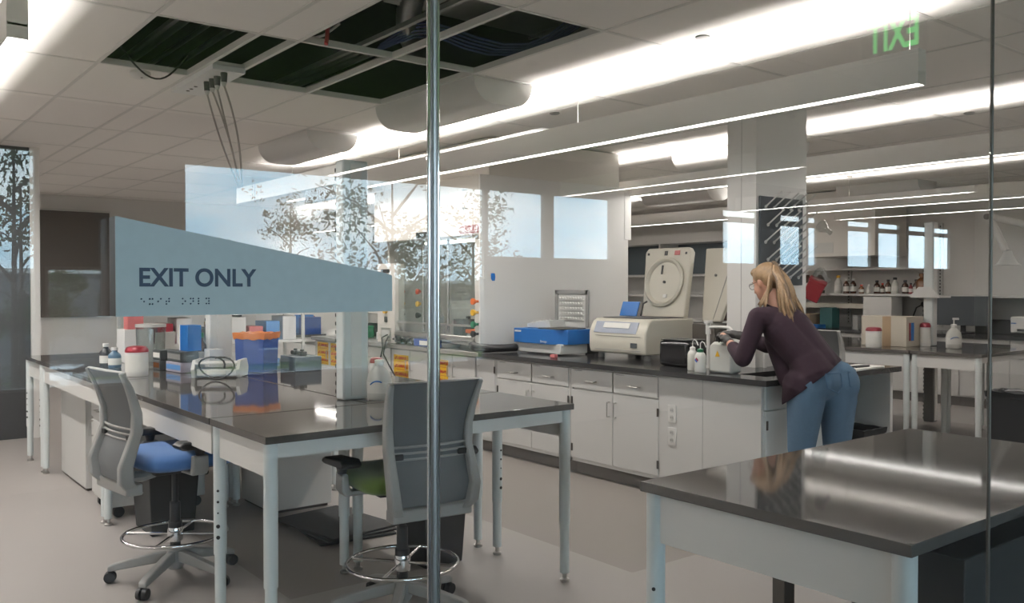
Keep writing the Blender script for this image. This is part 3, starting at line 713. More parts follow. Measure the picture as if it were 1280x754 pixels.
    for sg in (-1, 1):
        a = MB().prism([(sg*.16, .58), (sg*.16, .60), (sg*.265, .60), (sg*.272, .62), (sg*.278, .68), (sg*.308, .68), (sg*.312, .61), (sg*.29, .58)], 'y', -.045, .035).build('armrest', CHGREY, t, bevel=.008)
        MB().cyl((sg*.293, -.005, .68), (sg*.293, -.005, .722), .020, .03).build('arm_stem', BLACK, a)
        MB().prism([(-.13, .737), (-.11, .717), (.10, .708), (.135, .712), (.135, .728), (.10, .742), (-.10, .757)], 'x', sg*.293-.045, sg*.293+.045).build('arm_pad', BLACK, a, bevel=.012)
    return t
chair((-4.60, 1.41, 0), D(97), 'drafting chair with blue seat tucked under the island table', BLUEF)
chair((-3.47, 2.085, 0), D(174), 'drafting chair with green seat, grey mesh back towards the glass', GREENF)
chair((-4.62, 7.72, 0), D(80), 'grey chair behind the bench, its back showing beside the person', GREYF)

# ================================================================ under-table units
def pedestal(x0, x1, y0, y1, z0, z1, label, front='-y', casters=True, drawers=((.13, .62), (.64, .78)), m=None):
    cx, cy = (x0+x1)/2, (y0+y1)/2; hx, hy = (x1-x0)/2, (y1-y0)/2; m = m or CAB
    t = thing('mobile_cabinet', label, 'cabinet', (cx, cy, 0))
    MB().box(-hx, hx, -hy, hy, z0, z1).build('body', m, t, bevel=.003)
    for a, b in drawers:
        if front == '-x':
            d = MB().box(-hx-.012, -hx-.001, -hy+.005, hy-.005, a, b).build('drawer', m, t, bevel=.002); handle(d, -hx-.012, 0, b-.06, axis='x', s=-1)
        elif front == '+x':
            d = MB().box(hx+.001, hx+.012, -hy+.005, hy-.005, a, b).build('drawer', m, t, bevel=.002); handle(d, hx+.012, 0, b-.06, axis='x', s=1)
        else:
            d = MB().box(-hx+.005, hx-.005, -hy-.012, -hy-.001, a, b).build('drawer', m, t, bevel=.002); handle(d, 0 if b-a < .3 else -hx+.05, -hy-.012, b-.06, axis='y', s=-1, vertical=(b-a) >= .3)
    if casters:
        for sx in (-1, 1):
            for sy in (-1, 1):
                MB().cyl((sx*(hx-.05)-.02, sy*(hy-.05), .035), (sx*(hx-.05)+.02, sy*(hy-.05), .035), .035, n=16).box(sx*(hx-.05)-.006, sx*(hx-.05)+.006, sy*(hy-.05)-.02, sy*(hy-.05)+.02, .04, z0).build('caster', BLACK, t)
    else: MB().box(-hx+.02, hx-.02, -hy+.02, hy-.02, 0, z0).build('plinth', TOEG, t, smooth=False)
    return t
pedestal(-6.52, -6.03, 1.45, 2.05, .075, .86, 'white mobile cabinet with drawers next to the blue chair', drawers=((.10, .60), (.62, .74), (.76, .84)))
pedestal(-7.82, -6.98, 1.50, 2.10, .02, .86, 'plain white under-table cabinet at the far left', casters=False, drawers=())
pedestal(-6.02, -5.50, 2.30, 2.74, .02, .86, 'plain white under-table cabinet behind the middle legs', casters=False, drawers=(), front='-y')
pedestal(-5.95, -5.2, 8.95, 9.5, .02, .86, 'white under-table cabinet of the rear island', casters=False, drawers=())
# anti-fatigue mats stacked on the floor
for i in range(3):
    o = MB().box(-.36+.01*i, .36-.02*i, -.24, .24, 0, .014).build('floor_mat', RUBBER, bevel=.004, loc=(-4.98+.015*i, 2.52-.012*i, .001+.0145*i), rot=(0, 0, .12*i-.1))
    tag(o, ['lowest black rubber mat of the stack below the island', 'middle black rubber mat of the stack below the island', 'top black rubber mat of the stack below the island'][i], 'mat', 'rubber mats stacked under the island')
def bin_(x, y, w, d, h, label, m, bag=None, rz=0, taper=.85):
    t = thing('waste_bin', label, 'bin', (x, y, .001), rz)
    mb = MB(); a, b = w/2*taper, d/2*taper; A, B = w/2, d/2; k = .012
    V = [Vector(p) for p in [(-a, -b, 0), (a, -b, 0), (a, b, 0), (-a, b, 0), (-A, -B, h), (A, -B, h), (A, B, h), (-A, B, h), (-A+k, -B+k, h), (A-k, -B+k, h), (A-k, B-k, h), (-A+k, B-k, h), (-a+k, -b+k, .02), (a-k, -b+k, .02), (a-k, b-k, .02), (-a+k, b-k, .02)]]
    F = [(0, 3, 2, 1)]
    for q in (0, 4, 8):
        for i in range(4): F.append((q+i, q+(i+1) % 4, q+4+(i+1) % 4, q+4+i))
    F.append((12, 13, 14, 15)); mb._add(V, F); mb.build('bin_body', m, t, bevel=.006)
    if bag:
        bm_ = MB(); n = 40; V = []; F = []
        def P(i, off, z):
            u = i/n*4; s = int(u) % 4; f = u-int(u); A_, B_ = A+off, B+off
            c = [(-A_, -B_), (A_, -B_), (A_, B_), (-A_, B_)]; p, q = c[s], c[(s+1) % 4]
            return Vector((p[0]+(q[0]-p[0])*f, p[1]+(q[1]-p[1])*f, z))
        for off, z, am in ((.003, h-.04, .004), (.007, h-.02, .002), (.009, h+.005, .003), (-.014, h+.004, .002), (-.022, h-.03, .003)):
            for i in range(n): V.append(P(i, off, z+am*math.sin(i*1.7)+am*.6*math.sin(i*.77)))
        for j in range(4):
            for i in range(n): F.append((j*n+i, j*n+(i+1) % n, (j+1)*n+(i+1) % n, (j+1)*n+i))
        bm_._add(V, F); bm_.build('bin_liner', bag, t, ang=1.5)
    return t
BAGB = mat('black_bin_liner', (.02, .02, .022), .3, bump=.8, scale=14)
bin_(-5.62, 1.66, .40, .30, .40, 'black waste bin on the floor behind the blue chair', RUBBER)
bin_(-4.06, 2.62, .32, .28, .42, 'dark waste bin on the floor behind the green chair', BLACK)
bin_(-3.55, 6.04, .34, .30, .46, 'black waste bin with liner at the bench end by the jeans', BLACK, BAGB)
pedestal(-1.33, -1.04, 2.3, 3.45, .02, .80, 'dark cabinet standing below the right foreground table', casters=False, drawers=(), m=mat('dark_cabinet', (.028, .030, .033), .5))
bin_(-2.86, 7.2, .36, .30, .70, 'tall black lined waste bin at the right picture edge', BLACK, BAGB)
bin_(-5.6, 9.85, .3, .2, .36, 'small black bin in shade beyond the rear island', BLACK, BAGB)
# ================================================================ small things
def wipes(x, y, label, z=TZ, r=.072, h=.2, m=WHITE, lid=REDL):
    t = thing('wipes_tub', label, 'tub', (x, y, z+.001))
    MB().lathe([(r*.97, 0), (r, .008), (r, h*.80), (r*.98, h*.82)], n=28).build('tub_body', m, t)
    MB().lathe([(r*1.03, h*.80), (r*1.03, h*.87), (r*.86, h*.97), (r*.5, h)], n=28).build('lid', lid, t)
    MB().lathe([(r*1.004, h*.15), (r*1.004, h*.72)], n=28).build('label_band', LABEL, t)
    return t
def bottle(x, y, z, r, h, label, m=AMBER, cap=WHITE, group=None, lab=True, cat='bottle', name='reagent_bottle', neck=.42):
    t = thing(name, label, cat, (x, y, z+.001), 0, group)
    MB().lathe([(r*.94, 0), (r, .01), (r, h*.58), (r*.9, h*.66), (r*neck, h*.80), (r*neck, h*.86)], n=20).build('bottle_body', m, t)
    MB().lathe([(r*neck*1.25, h*.86), (r*neck*1.25, h), (r*neck*1.1, h*1.005)], n=16).build('cap', cap, t)
    if lab: MB().lathe([(r*1.01, h*.15), (r*1.01, h*.48)], n=20).build('label_band', LABEL, t)
    return t
def carton(x, y, z, sx, sy, sz, label, m, rz=0, stripe=None, group=None, name='carton', cat='box', text=None):
    t = thing(name, label, cat, (x, y, z+.001), rz, group)
    MB().box(-sx/2, sx/2, -sy/2, sy/2, 0, sz).build('box_body', m, t, bevel=.003)
    if stripe:
        MB().box(-sx/2+.01, sx/2-.01, -sy/2-.001, -sy/2, sz*.25, sz*.75).build('printed_panel', stripe, t, smooth=False)
    else: MB().box(-sx/2+.002, sx/2-.002, -.002, .002, sz, sz+.0012).build('lid_seam', DARKMET, t, smooth=False)
    return t
DKBOX = mat('dark_grey_printed_box', (.06, .07, .075), .5, var=.3, scale=18)
LTBLUE = mat('light_blue_box', (.12, .30, .62), .5)
PINK = mat('pink_plastic', (.55, .16, .16), .4)
PURP = mat('purple_glove_box', (.35, .33, .40), .5)
BWHITE = mat('white_box_card', (.70, .70, .70), .6)
wipes(-6.15, 1.64, 'white wipes tub with dark red lid, front left on the near island')
bottle(-7.05, 1.66, TZ, .045, .17, 'dark bottle with white cap left of the wipes tub', BLACK, name='squat_bottle')
bottle(-6.88, 1.68, TZ, .045, .15, 'blue grey bottle with white cap right beside the wipes tub', mat('slate_blue_plastic', (.07, .14, .22), .4), name='squat_bottle')
carton(-7.35, 1.95, TZ, .22, .22, .26, 'white box at the back left of the near island', BWHITE)
carton(-7.32, 1.93, TZ+.262, .12, .12, .11, 'pink plastic box on top of the white box behind the sign', PINK)
carton(-6.28, 1.98, TZ, .25, .13, .07, 'white and purple glove box, lowest in the stack on the island', PURP, .1, LTBLUE)
carton(-6.28, 1.985, TZ+.072, .25, .13, .075, 'dark grey glove box on top of the purple one', DKBOX, .06, GREYP)
carton(-6.52, 1.93, TZ, .12, .12, .07, 'small dark carton, bottom of the pair left of glove boxes', DKBOX, .1, AMBERL)
carton(-6.52, 1.93, TZ+.072, .12, .12, .07, 'small dark carton, top of the pair left of glove boxes', DKBOX, .15, LABEL)
bottle(-6.56, 2.12, TZ+.0, .05, .27, 'amber bottle behind the small dark cartons, left one', AMBER, BLACK)
bottle(-6.44, 2.16, TZ+.0, .05, .26, 'amber bottle behind the glove boxes, right one', AMBER, GKNOB)
t = thing('blue_box_file', 'bright blue box standing on the dark grey glove box', 'box', (-6.26, 2.02, TZ+.149), .12)
MB().box(-.03, .09, -.05, .05, 0, .18).build('box_body', BLUE, t, bevel=.002)
MB().box(-.045, -.031, -.05, .05, 0, .178).build('white_spine', LABEL, t, smooth=False)
carton(-6.13, 2.15, TZ, .10, .10, .16, 'small white carton right of the glove box stack', BWHITE)
t = thing('clear_container', 'tall clear plastic container behind the wipes tub', 'container', (-6.75, 1.9, TZ+.001))
MB().lathe([(.09, 0), (.095, .01), (.105, .30), (.102, .30), (.092, .015)], n=24).build('container_body', ACRYL, t)
MB().lathe([(.108, .30), (.108, .32), (.02, .325)], n=24).build('lid', LTGREY, t)
tag(MB().box(-.005, .005, -.09, .09, 0, .25).build('papers', LABEL, loc=(-6.95, 2.05, TZ+.001), rot=(0, .1, .4)), 'white papers standing upright behind the clear container', 'papers')
# small instrument with cord
t = thing('bench_scale', 'low white bench instrument with sloped sides and a cord', 'instrument', (-5.78, 2.07, TZ+.001), .95)
MB().box(-.13, .13, -.09, .09, .01, .055).build('base', LTGREY, t, bevel=.006)
MB().box(-.14, .14, -.10, .09, .085, .097).build('platform', LTGREY, t, bevel=.003)
for sx in (-1, 1): MB().prism([(-.10, .0), (.10, 0), (.12, .055), (.08, .115), (-.08, .115), (-.12, .055)], 'x', sx*.145-.012, sx*.145+.012).build('side_plate', LTGREY, t, bevel=.003)
MB().box(-.06, .06, -.094, -.09, .02, .045).build('front_panel', LABEL, t, smooth=False)
P = [(.05+.10*math.cos(a)+.01*a, -.13+.02*math.sin(a*2), .075+.070*math.sin(a)) for a in [q*.33 for q in range(26)]]
tag(MB().tube(P, .006, n=8).build('power_cable', BLACK, loc=(-5.70, 1.99, TZ+.004), rot=(0, 0, .75)), 'black power cable coiled over the low white instrument', 'cable')
t = bin_(-5.97, 2.40, .23, .21, .27, 'blue bin lined with an orange bag on the island', BINBLUE, ORANGE, .66, .93); t.location.z = TZ+.001
carton(-5.90, 2.70, TZ, .26, .20, .10, 'slate grey box right of the blue bin', mat('slate_box', (.10, .13, .16), .5), 0, None)
for i, (dx, l) in enumerate([(-.07, 'left black knob-shaped adapter on the slate box'), (.04, 'right black knob-shaped adapter on the slate box')]):
    tag(MB().box(-.035, .035, -.025, .025, 0, .03).cyl((0, 0, .03), (0, 0, .045), .015).build('adapter', BLACK, bevel=.006, loc=(-5.92+dx, 2.70, TZ+.104)), l, 'adapter', 'black adapters on the slate box')
def pumpbottle(x, y, label, pump=True, s=1.0):
    t = thing('soap_bottle', label, 'bottle', (x, y, TZ+.001), .8)
    MB().lathe([(.050*s, 0), (.058*s, .01), (.060*s, .09*s), (.052*s, .125*s), (.030*s, .15*s), (.020*s, .158*s), (.020*s, .170*s)], n=28, sx=1.0, sy=.62).build('bottle_body', PE, t)
    MB().lathe([(.022*s, .168*s), (.022*s, .187*s), (.012*s, .19*s)], n=18).build('cap', WHITE, t)
    if pump:
        MB().cyl((0, 0, .185*s), (0, 0, .225*s), .006).box(-.012, .045, -.010, .010, .222*s, .238*s).build('pump', WHITE, t, bevel=.003)
    MB().lathe([(.0585*s, .03*s), (.0605*s, .085*s)], n=28, sx=1.0, sy=.62).build('label_band', LABEL, t)
    MB().tube([(.045*s*math.sin(a), -.62*.066*s*math.cos(a*.9), .07*s+.02*s*math.cos(a*1.6)) for a in [-.9+.2*q for q in range(8)]], .0035).build('blue_mark', BLUE, t)
    return t
pumpbottle(-4.05, 2.295, 'translucent white soap bottle by the tall service column', pump=False, s=1.12)
pumpbottle(-4.02, 8.62, 'white pump soap bottle on the rear island', s=1.25)
wipes(-4.66, 2.62, 'small white tub with red cap behind the soap bottle', r=.038, h=.17)
t = thing('table_sign', 'clear acrylic table sign with red diamond mark', 'sign', (-4.22, 2.47, TZ+.001), 1.0)
MB().box(-.095, .095, -.003, .003, 0, .125).box(-.095, .095, -.04, .003, 0, .004).build('sign_panel', ACRYL, t, smooth=False)
MB().box(-.09, -.02, -.005, -.004, .01, .115).build('sign_paper', mat('sign_paper', (.62, .55, .53), .7), t, smooth=False)
MB().prism([(-.072, .075), (-.055, .095), (-.038, .075), (-.055, .055)], 'y', -.0068, -.0056).build('red_diamond', PINK, t, smooth=False)
# ---------------- hood contents
t = thing('orange_tray', 'orange tray with clear boxes inside the fume hood', 'tray', (-6.95, 5.15, .977))
MB().box(-.18, .18, -.12, .12, 0, .07).build('tray_body', CAB, t, bevel=.01); MB().box(-.19, .19, -.13, .13, .071, .11).build('tray_lid', OKNOB, t, bevel=.008)
bottle(-7.72, 5.1, .977, .06, .32, 'clear glass bottle standing at left inside the hood', ACRYL, LTGREY, lab=False)
t = thing('lab_stand', 'thin black lab stand rod inside the fume hood', 'stand', (-6.68, 5.36, .977))
MB().cyl((0, 0, .01), (0, 0, .75), .007).build('rod', BLACK, t); MB().box(-.08, .08, -.06, .06, 0, .012).build('base', BLACK, t, bevel=.003)
carton(-7.42, 5.2, .977, .18, .14, .2, 'dark instrument block inside the hood left of the seam', DKBOX, 0, None, name='instrument_block', cat='instrument')
bottle(-7.55, 5.35, .977, .05, .22, 'slate bottle beside the dark block in the hood', mat('slate_blue_plastic', (.07, .14, .22), .4), BLACK, lab=False)
t = thing('white_bowl', 'wide white bowl under the hood sill', 'bowl', (-7.15, 4.86, TZ+.001))
MB().lathe([(.07, 0), (.085, .01), (.10, .042), (.095, .042), (.08, .012)], n=24).build('bowl', WHITE, t)
t = thing('navy_box', 'navy blue instrument with white label below the hood sash', 'instrument', (-7.40, 4.745, TZ+.001))
MB().box(-.20, .20, -.04, .04, 0, .075).build('body', BINBLUE, t, bevel=.004); MB().box(-.09, .06, -.042, -.04, .015, .06).build('label_plate', LABEL, t, smooth=False)
tag(MB().tube([(-8.18, 4.735, 1.0), (-8.17, 4.66, .97), (-8.14, 4.655, .86), (-8.22, 4.66, .7), (-8.30, 4.67, .45)], .008).build('power_cable', BLACK), 'black cable hanging from the hood post outlet down the cabinets', 'cable')
tag(MB().tube([(-8.16, 4.735, .98), (-8.08, 4.66, .935), (-8.12, 4.65, .80), (-8.0, 4.655, .68), (-7.86, 4.66, .55)], .008).build('power_cable', BLACK), 'second black cable curving across the left hood door', 'cable')
tag(MB().tube([(-8.04+.022*q, 4.72+.02*math.sin(q*1.3), .955+.03*math.sin(q*.9)) for q in range(20)], .009).build('cable_tangle', BLACK), 'tangled black cable on the steel worktop left of navy instrument', 'cable')
tag(MB().tube([(-6.62, 4.86, .97), (-6.60, 4.72, .965), (-6.48, 4.70, .958), (-6.36, 4.74, .952), (-6.30, 4.86, .952), (-6.30, 5.0, .952)], .036, n=14).build('black_hose', BLACK), 'thick black hose curling out at the hood corner', 'hose')
t = thing('white_dome', 'white domed lid on the left side worktop', 'lid', (-9.80, 4.95, TZ+.001)); MB().lathe([(.12, 0), (.115, .04), (.08, .075), (.02, .09)], n=24).build('dome', WHITE, t)
carton(-9.45, 5.2, TZ, .22, .2, .16, 'black instrument on the left side worktop', BLACK, name='instrument_block', cat='instrument')
carton(-9.2, 5.05, TZ, .12, .12, .14, 'green box right of the black instrument on the side worktop', mat('green_box', (.03, .22, .10), .5))
carton(-8.75, 5.1, TZ, .28, .2, .08, 'flat white tray of papers on the left side worktop', BWHITE)
carton(-8.8, 5.3, TZ+.0, .5, .12, .22, 'dark grey rack box behind the flat white tray', DKBOX)
t = thing('wall_shelf_unit', 'white shelf unit above the side worktop left of the hood', 'shelf unit', (-9.2, 5.35, 1.2))
MB().box(-.7, .72, -.2, .15, .0, .03).build('lower_shelf', WHITE, t, smooth=False)
MB().box(-.7, .72, -.2, .15, .45, .48).build('upper_shelf', WHITE, t, smooth=False)
MB().box(-.72, -.70, -.2, .15, -.28, 1.2).box(.70, .72, -.2, .15, -.28, 1.2).build('side_board', WHITE, t, smooth=False)
# ---------------- blue instrument
t = thing('block_digester', 'blue and white bench instrument with raised slotted lid', 'instrument', (-5.96, 5.13, TZ+.001))
MB().box(-.28, .29, -.14, .18, .012, .10).build('base', LTGREY, t, bevel=.006)
bb = MB().prism([(-.32, -.17), (.20, -.17), (.32, -.08), (.32, .19), (-.32, .19)], 'z', .095, .225).build('blue_band', BLUE, t, bevel=.004)
textmesh('Biotage', .030, 'lettering', WHITE, bb, facing('-y', (.10, -.171, .118)))
MB().box(-.305, -.215, -.1715, -.170, .192, .206).build('name_strip', LABEL, bb, smooth=False)
MB().prism([(-.31, .226), (-.31, .262), (.0, .30), (.02, .226)], 'y', -.02, .185).build('keypad_housing', LTGREY, t, bevel=.004)
kk = MB()
for i in range(6): kk.cyl((-.27+.045*i, .03, .268+.0055*i), (-.27+.045*i, .03, .282+.0055*i), .013, n=12)
kk.build('buttons', WHITE, t)
MB().box(-.0, .30, -.15, .15, .226, .236).build('well_plate', DARKMET, t, bevel=.003)
ld = MB().box(-.12, .32, .165, .185, .235, .565).build('raised_lid', LTGREY, t, bevel=.004)
MB().box(-.125, -.085, .155, .166, .24, .57).box(.285, .325, .155, .166, .24, .57).box(-.12, .32, .155, .166, .53, .57).build('lid_frame', GREYP, ld, bevel=.003)
kk = MB()
for r in range(5):
    kk.box(-.06, .26, .150, .166, .30+.045*r, .305+.045*r)
    for c_ in range(9): kk.ball((-.045+.035*c_, .152, .317+.045*r), .011, 1)
kk.build('vial_clips', WHITE, ld)
# ---------------- centrifuge
t = thing('centrifuge', 'large beige centrifuge with its round-windowed lid raised', 'centrifuge', (-5.14, 5.17, TZ+.001))
MB().prism([(-.015, .045), (.56, .045), (.56, .335), (.06, .335), (.015, .31), (-.03, .22), (-.03, .10)], 'x', -.33, .32).build('body', BEIGE, t, bevel=.012)
MB().prism([(-.0345, .215), (-.0315, .215), (.012, .308), (.006, .308)], 'x', -.27, .22).build('control_panel', mat('panel_grey', (.30, .33, .40), .4), t, smooth=False)
MB().prism([(-.022, .258), (-.018, .258), (.004, .300), (.0, .300)], 'x', -.17, .13).build('display', LABEL, t, smooth=False)
MB().box(-.25, .27, -.034, -.030, .075, .079).box(-.25, .27, -.034, -.030, .19, .193).build('front_seams', GREYP, t, smooth=False)
MB().box(.16, .23, -.035, -.03, .10, .14).build('rating_plate', DKBOX, t, smooth=False)
for sx in (-.26, .27):
    for sy in (.05, .5): MB().cyl((sx, sy, 0), (sx, sy, .05), .028, n=16).build('foot', GREYP, t)
MB().box(-.25, .26, .06, .50, .336, .342).build('chamber_opening', BLACK, t, bevel=.004)
ML = Matrix.Translation((0, .55, .335)) @ Matrix.Rotation(-.20, 4, 'X')
ld = MB()
ld.prism([(-.26, 0), (.22, 0), (.20, .58), (.17, .62), (-.30, .62), (-.33, .58)], 'y', 0, .06, M=ML)
lid = ld.build('raised_lid', BEIGE, t, bevel=.012)
R_ = ML @ Matrix.Translation((-.05, -.001, .31)) @ Matrix.Rotation(PI/2, 4, 'X')
MB().lathe([(.215, 0), (.220, .022), (.200, .034), (.185, .020), (.178, .002), (.0, .002)], n=48, M=R_.to_3x3().to_4x4(), c=R_.translation).build('round_window', BEIGE, lid)
MB().cyl(ML @ Vector((-.05, -.004, .31)), ML @ Vector((-.05, -.014, .31)), .012, n=16).box(-.10, -.085, -.012, -.002, .38, .46, M=ML).box(-.295, -.275, -.004, 0, .555, .575, M=ML).box(.14, .16, -.004, 0, .555, .575, M=ML).box(-.095, -.06, -.004, -.001, .55, .59, M=ML).build('lid_fittings', BLACK, lid)
MB().box(.02, .08, -.004, -.001, .55, .59, M=ML).build('warning_label', PINK, lid, smooth=False)
MB().box(-.04, .0, -.012, -.003, .17, .20, M=ML).build('lid_label', WHITE, lid, smooth=False)
ld = MB().prism([(.28, .0), (.48, .0), (.66, .64), (.22, .64)], 'y', .16, .20, M=ML).build('outer_lid_shell', BEIGE, t, bevel=.012)
MB().prism([(.40, .02), (.404, .02), (.56, .68), (.55, .68)], 'y', .157, .161, M=ML).build('shell_seam', GREYP, ld, smooth=False)
MB().cyl(ML @ Vector((.37, .158, .40)), ML @ Vector((.37, .15, .40)), .012).build('shell_lock', GREYP, ld)
MB().tube([(-.20, .47, .34), (-.20, .50, .45), (-.17, .52, .47)], .008).build('lid_strut', BLACK, t)
tag(MB().box(-.10, .10, -.006, .006, 0, .13).build('blue_folder', BLUE, bevel=.002, loc=(-5.36, 5.50, TZ+.346), rot=(-.35, 0, 0)), 'bright blue folder leaning on top of the centrifuge', 'folder')
t = thing('black_case', 'glossy black case between centrifuge and wash bottles', 'case', (-4.39, 5.10, TZ+.001))
MB().box(-.145, .145, -.12, .12, 0, .195).build('body', BLACKG, t, bevel=.03); MB().box(-.13, .13, -.105, .105, .195, .203).build('lid', BLACK, t, bevel=.003)
carton(-5.80, 5.52, TZ, .12, .12, .15, 'small black power box between blue instrument and centrifuge', BLACK, name='power_box')
tag(MB().box(-.03, .03, -.02, .02, 0, .03).build('pink_stopper', PINK, bevel=.006, loc=(-5.56, 4.82, TZ+.001)), 'small pink stopper on the bench before the centrifuge', 'stopper')
carton(-4.55, 5.62, TZ, .22, .2, .3, 'smoky clear block behind the black case', DARKMET, name='instrument_block', cat='instrument')
def wash(x, y, label, cap, h=.16, r=.036, tubec=None):
    t = thing('wash_bottle', label, 'bottle', (x, y, TZ+.001))
    MB().lathe([(r*.96, 0), (r, .008), (r, h*.72), (r*.8, h*.83), (r*.5, h*.9)], n=22).build('bottle_body', PE, t)
    MB().lathe([(r*.55, h*.88), (r*.55, h*1.02), (r*.2, h*1.06)], n=16).build('cap', cap, t)
    MB().tube([(0, 0, h), (0, 0, h+.045), (.015, 0, h+.06), (.035, 0, h+.05), (.05, 0, h+.02)], .0035, n=6).build('spout', tubec or WHITE, t)
    return t
wash(-4.115, 4.88, 'plain white wash bottle, left of the pair', WHITE)
b = wash(-3.995, 4.82, 'white wash bottle with green cap and hazard diamond', GKNOB, h=.155, r=.040)
q = MB().prism([(-.018, .085), (0, .103), (.018, .085), (0, .067)], 'y', -.0415, -.0405).build('hazard_diamond', BLUE, b, smooth=False)
MB().prism([(0, .103), (.018, .085), (.009, .076), (-.009, .094)], 'y', -.0425, -.0416).build('red_quarter', REDL, q, smooth=False)
t = thing('plastic_jug', 'white plastic jug with yellow warning triangle under the gloved hands', 'jug', (-3.845, 4.90, TZ+.001), .0)
MB().prism([(-.10, 0), (.10, 0), (.098, .15), (.075, .205), (-.06, .215), (-.095, .19)], 'y', -.055, .055).build('jug_body', PE, t, bevel=.016)
MB().prism([(-.04, .115), (.0, .115), (-.02, .155)], 'y', -.0575, -.056).build('warning_triangle', YKNOB, t, smooth=False)
MB().tube([(-.05, 0, .20), (-.03, 0, .235), (.02, 0, .235), (.04, 0, .20)], .011).build('jug_handle', PE, t)
for i, (x, y, rz, l) in enumerate([(-3.46, 5.92, .1, 'white papers lying on the bench end by the person')]):
    tag(MB().box(-.10, .10, -.25, .25, 0, .012).build('papers', LABEL, loc=(x, y, TZ+.001), rot=(0, 0, rz)), l, 'papers')
tag(MB().box(-.025, .025, -.09, .09, 0, .012).build('black_pen_tray', BLACK, bevel=.004, loc=(-3.43, 5.92, TZ+.0145)), 'flat black tray lying on the white papers', 'tray')
t = thing('clear_beaker', 'small clear box standing on the papers at bench end', 'beaker', (-3.50, 5.72, TZ+.0135)); MB().box(-.03, .03, -.03, .03, 0, .06).build('beaker_body', ACRYL, t, bevel=.004)

# ---------------- rear island things
wipes(-4.62, 8.22, 'white and red printed wipes tub on the rear island', r=.075, h=.2)
t = thing('cardboard_box', 'pale box with tan tape strip on the rear island', 'box', (-4.62, 8.56, TZ+.001), .0)
MB().box(-.26, .22, -.12, .22, 0, .30).build('box_body', mat('pale_card', (.56, .51, .43), .8), t, bevel=.003)
MB().box(-.03, .06, -.1215, -.12, 0, .30).build('tape', CARD, t, smooth=False)
MB().box(.2205, .2215, -.03, .03, .06, .24).build('blue_print', BLUE, t, smooth=False); MB().box(.2205, .2215, -.07, -.035, .06, .24).build('red_print', REDL, t, smooth=False)
wipes(-4.35, 8.72, 'second white red tub half hidden behind the pale box', r=.05, h=.24)
# ---------------- back wall benches
def backcab(x0, x1, label):
    t = thing('base_cabinet', label, 'cabinet', ((x0+x1)/2, 11.30, 0), 0, 'base cabinets along the back wall'); h = (x1-x0)/2
    MB().box(-h+.001, h-.001, .02, .9, .12, .868).build('carcass', CAB, t, smooth=False); MB().box(-h+.001, h-.001, .05, .08, 0, .12).build('toe_kick', TOEG, t, smooth=False)
    for a, b in ((-h+.01, -.003), (.003, h-.01)):
        d = MB().box(a, b, 0, .018, .14, .855).build('door', CAB, t, bevel=.002); handle(d, (a if a > -h/2 else b)+(.03 if a > -h/2 else -.03), 0, .75, vertical=True)
wh = ['far left', 'fifth from right', 'fourth from right', 'third from right', 'second from right', 'rightmost']
for i in range(6): backcab(-10.0+i*1.2, -8.8+i*1.2, 'white base cabinet along the back wall, %s' % wh[i])
tag(MB().box(-10.0, -2.8, 11.26, 12.24, .87, TZ).build('back_worktop', RESIN2, smooth=False), 'dark worktop along the back wall', 'worktop')
for i, (x0, x1, z, l) in enumerate([(-8.4, -5.92, 1.385, 'white wall shelf carrying the row of amber bottles'), (-5.86, -3.0, 1.37, 'white wall shelf above the dark screen at right'), (-8.4, -5.92, 1.76, 'empty white wall shelf above the bottle row'), (-8.4, -6.6, 1.20, 'narrow beige rail shelf under the bottle shelf')]):
    t = thing('wall_shelf', l, 'shelf', ((x0+x1)/2, 12.0, z)); h = (x1-x0)/2
    MB().box(-h, h, -.22, .24, 0, .03 if i != 3 else .07).build('shelf_board', WHITE if i != 3 else BEIGE, t, bevel=.003)
    for sx in (-h+.15, h-.15): MB().prism([(-.18, 0), (.24, 0), (.24, -.12)], 'x', sx-.01, sx+.01).build('bracket', WHITE, t, smooth=False)
for i, x in enumerate((-7.27, -5.89, -4.3, -9.6)):
    t = thing('slotted_upright', ['slotted wall upright behind the yellow capped bottle', 'slotted wall upright between the two wall shelves', 'slotted wall upright right of the dark screen', 'slotted wall upright left of the drying rack'][i], 'upright', (x, 12.235, .95), 0, 'slotted wall uprights')
    MB().box(-.03, .03, -.02, .01, 0, 1.45).build('rail', LTGREY, t, smooth=False)
    s = MB()
    for k in range(30): s.box(-.008, .008, -.0215, -.0195, .03+k*.047, .052+k*.047)
    s.build('slots', BLACK, t, smooth=False)
SHZ = 1.416
def shelfx(u, y=11.93):
    a = (u-640)/1093.2; return -y*(.786-.618*a)/(.618+.786*a)
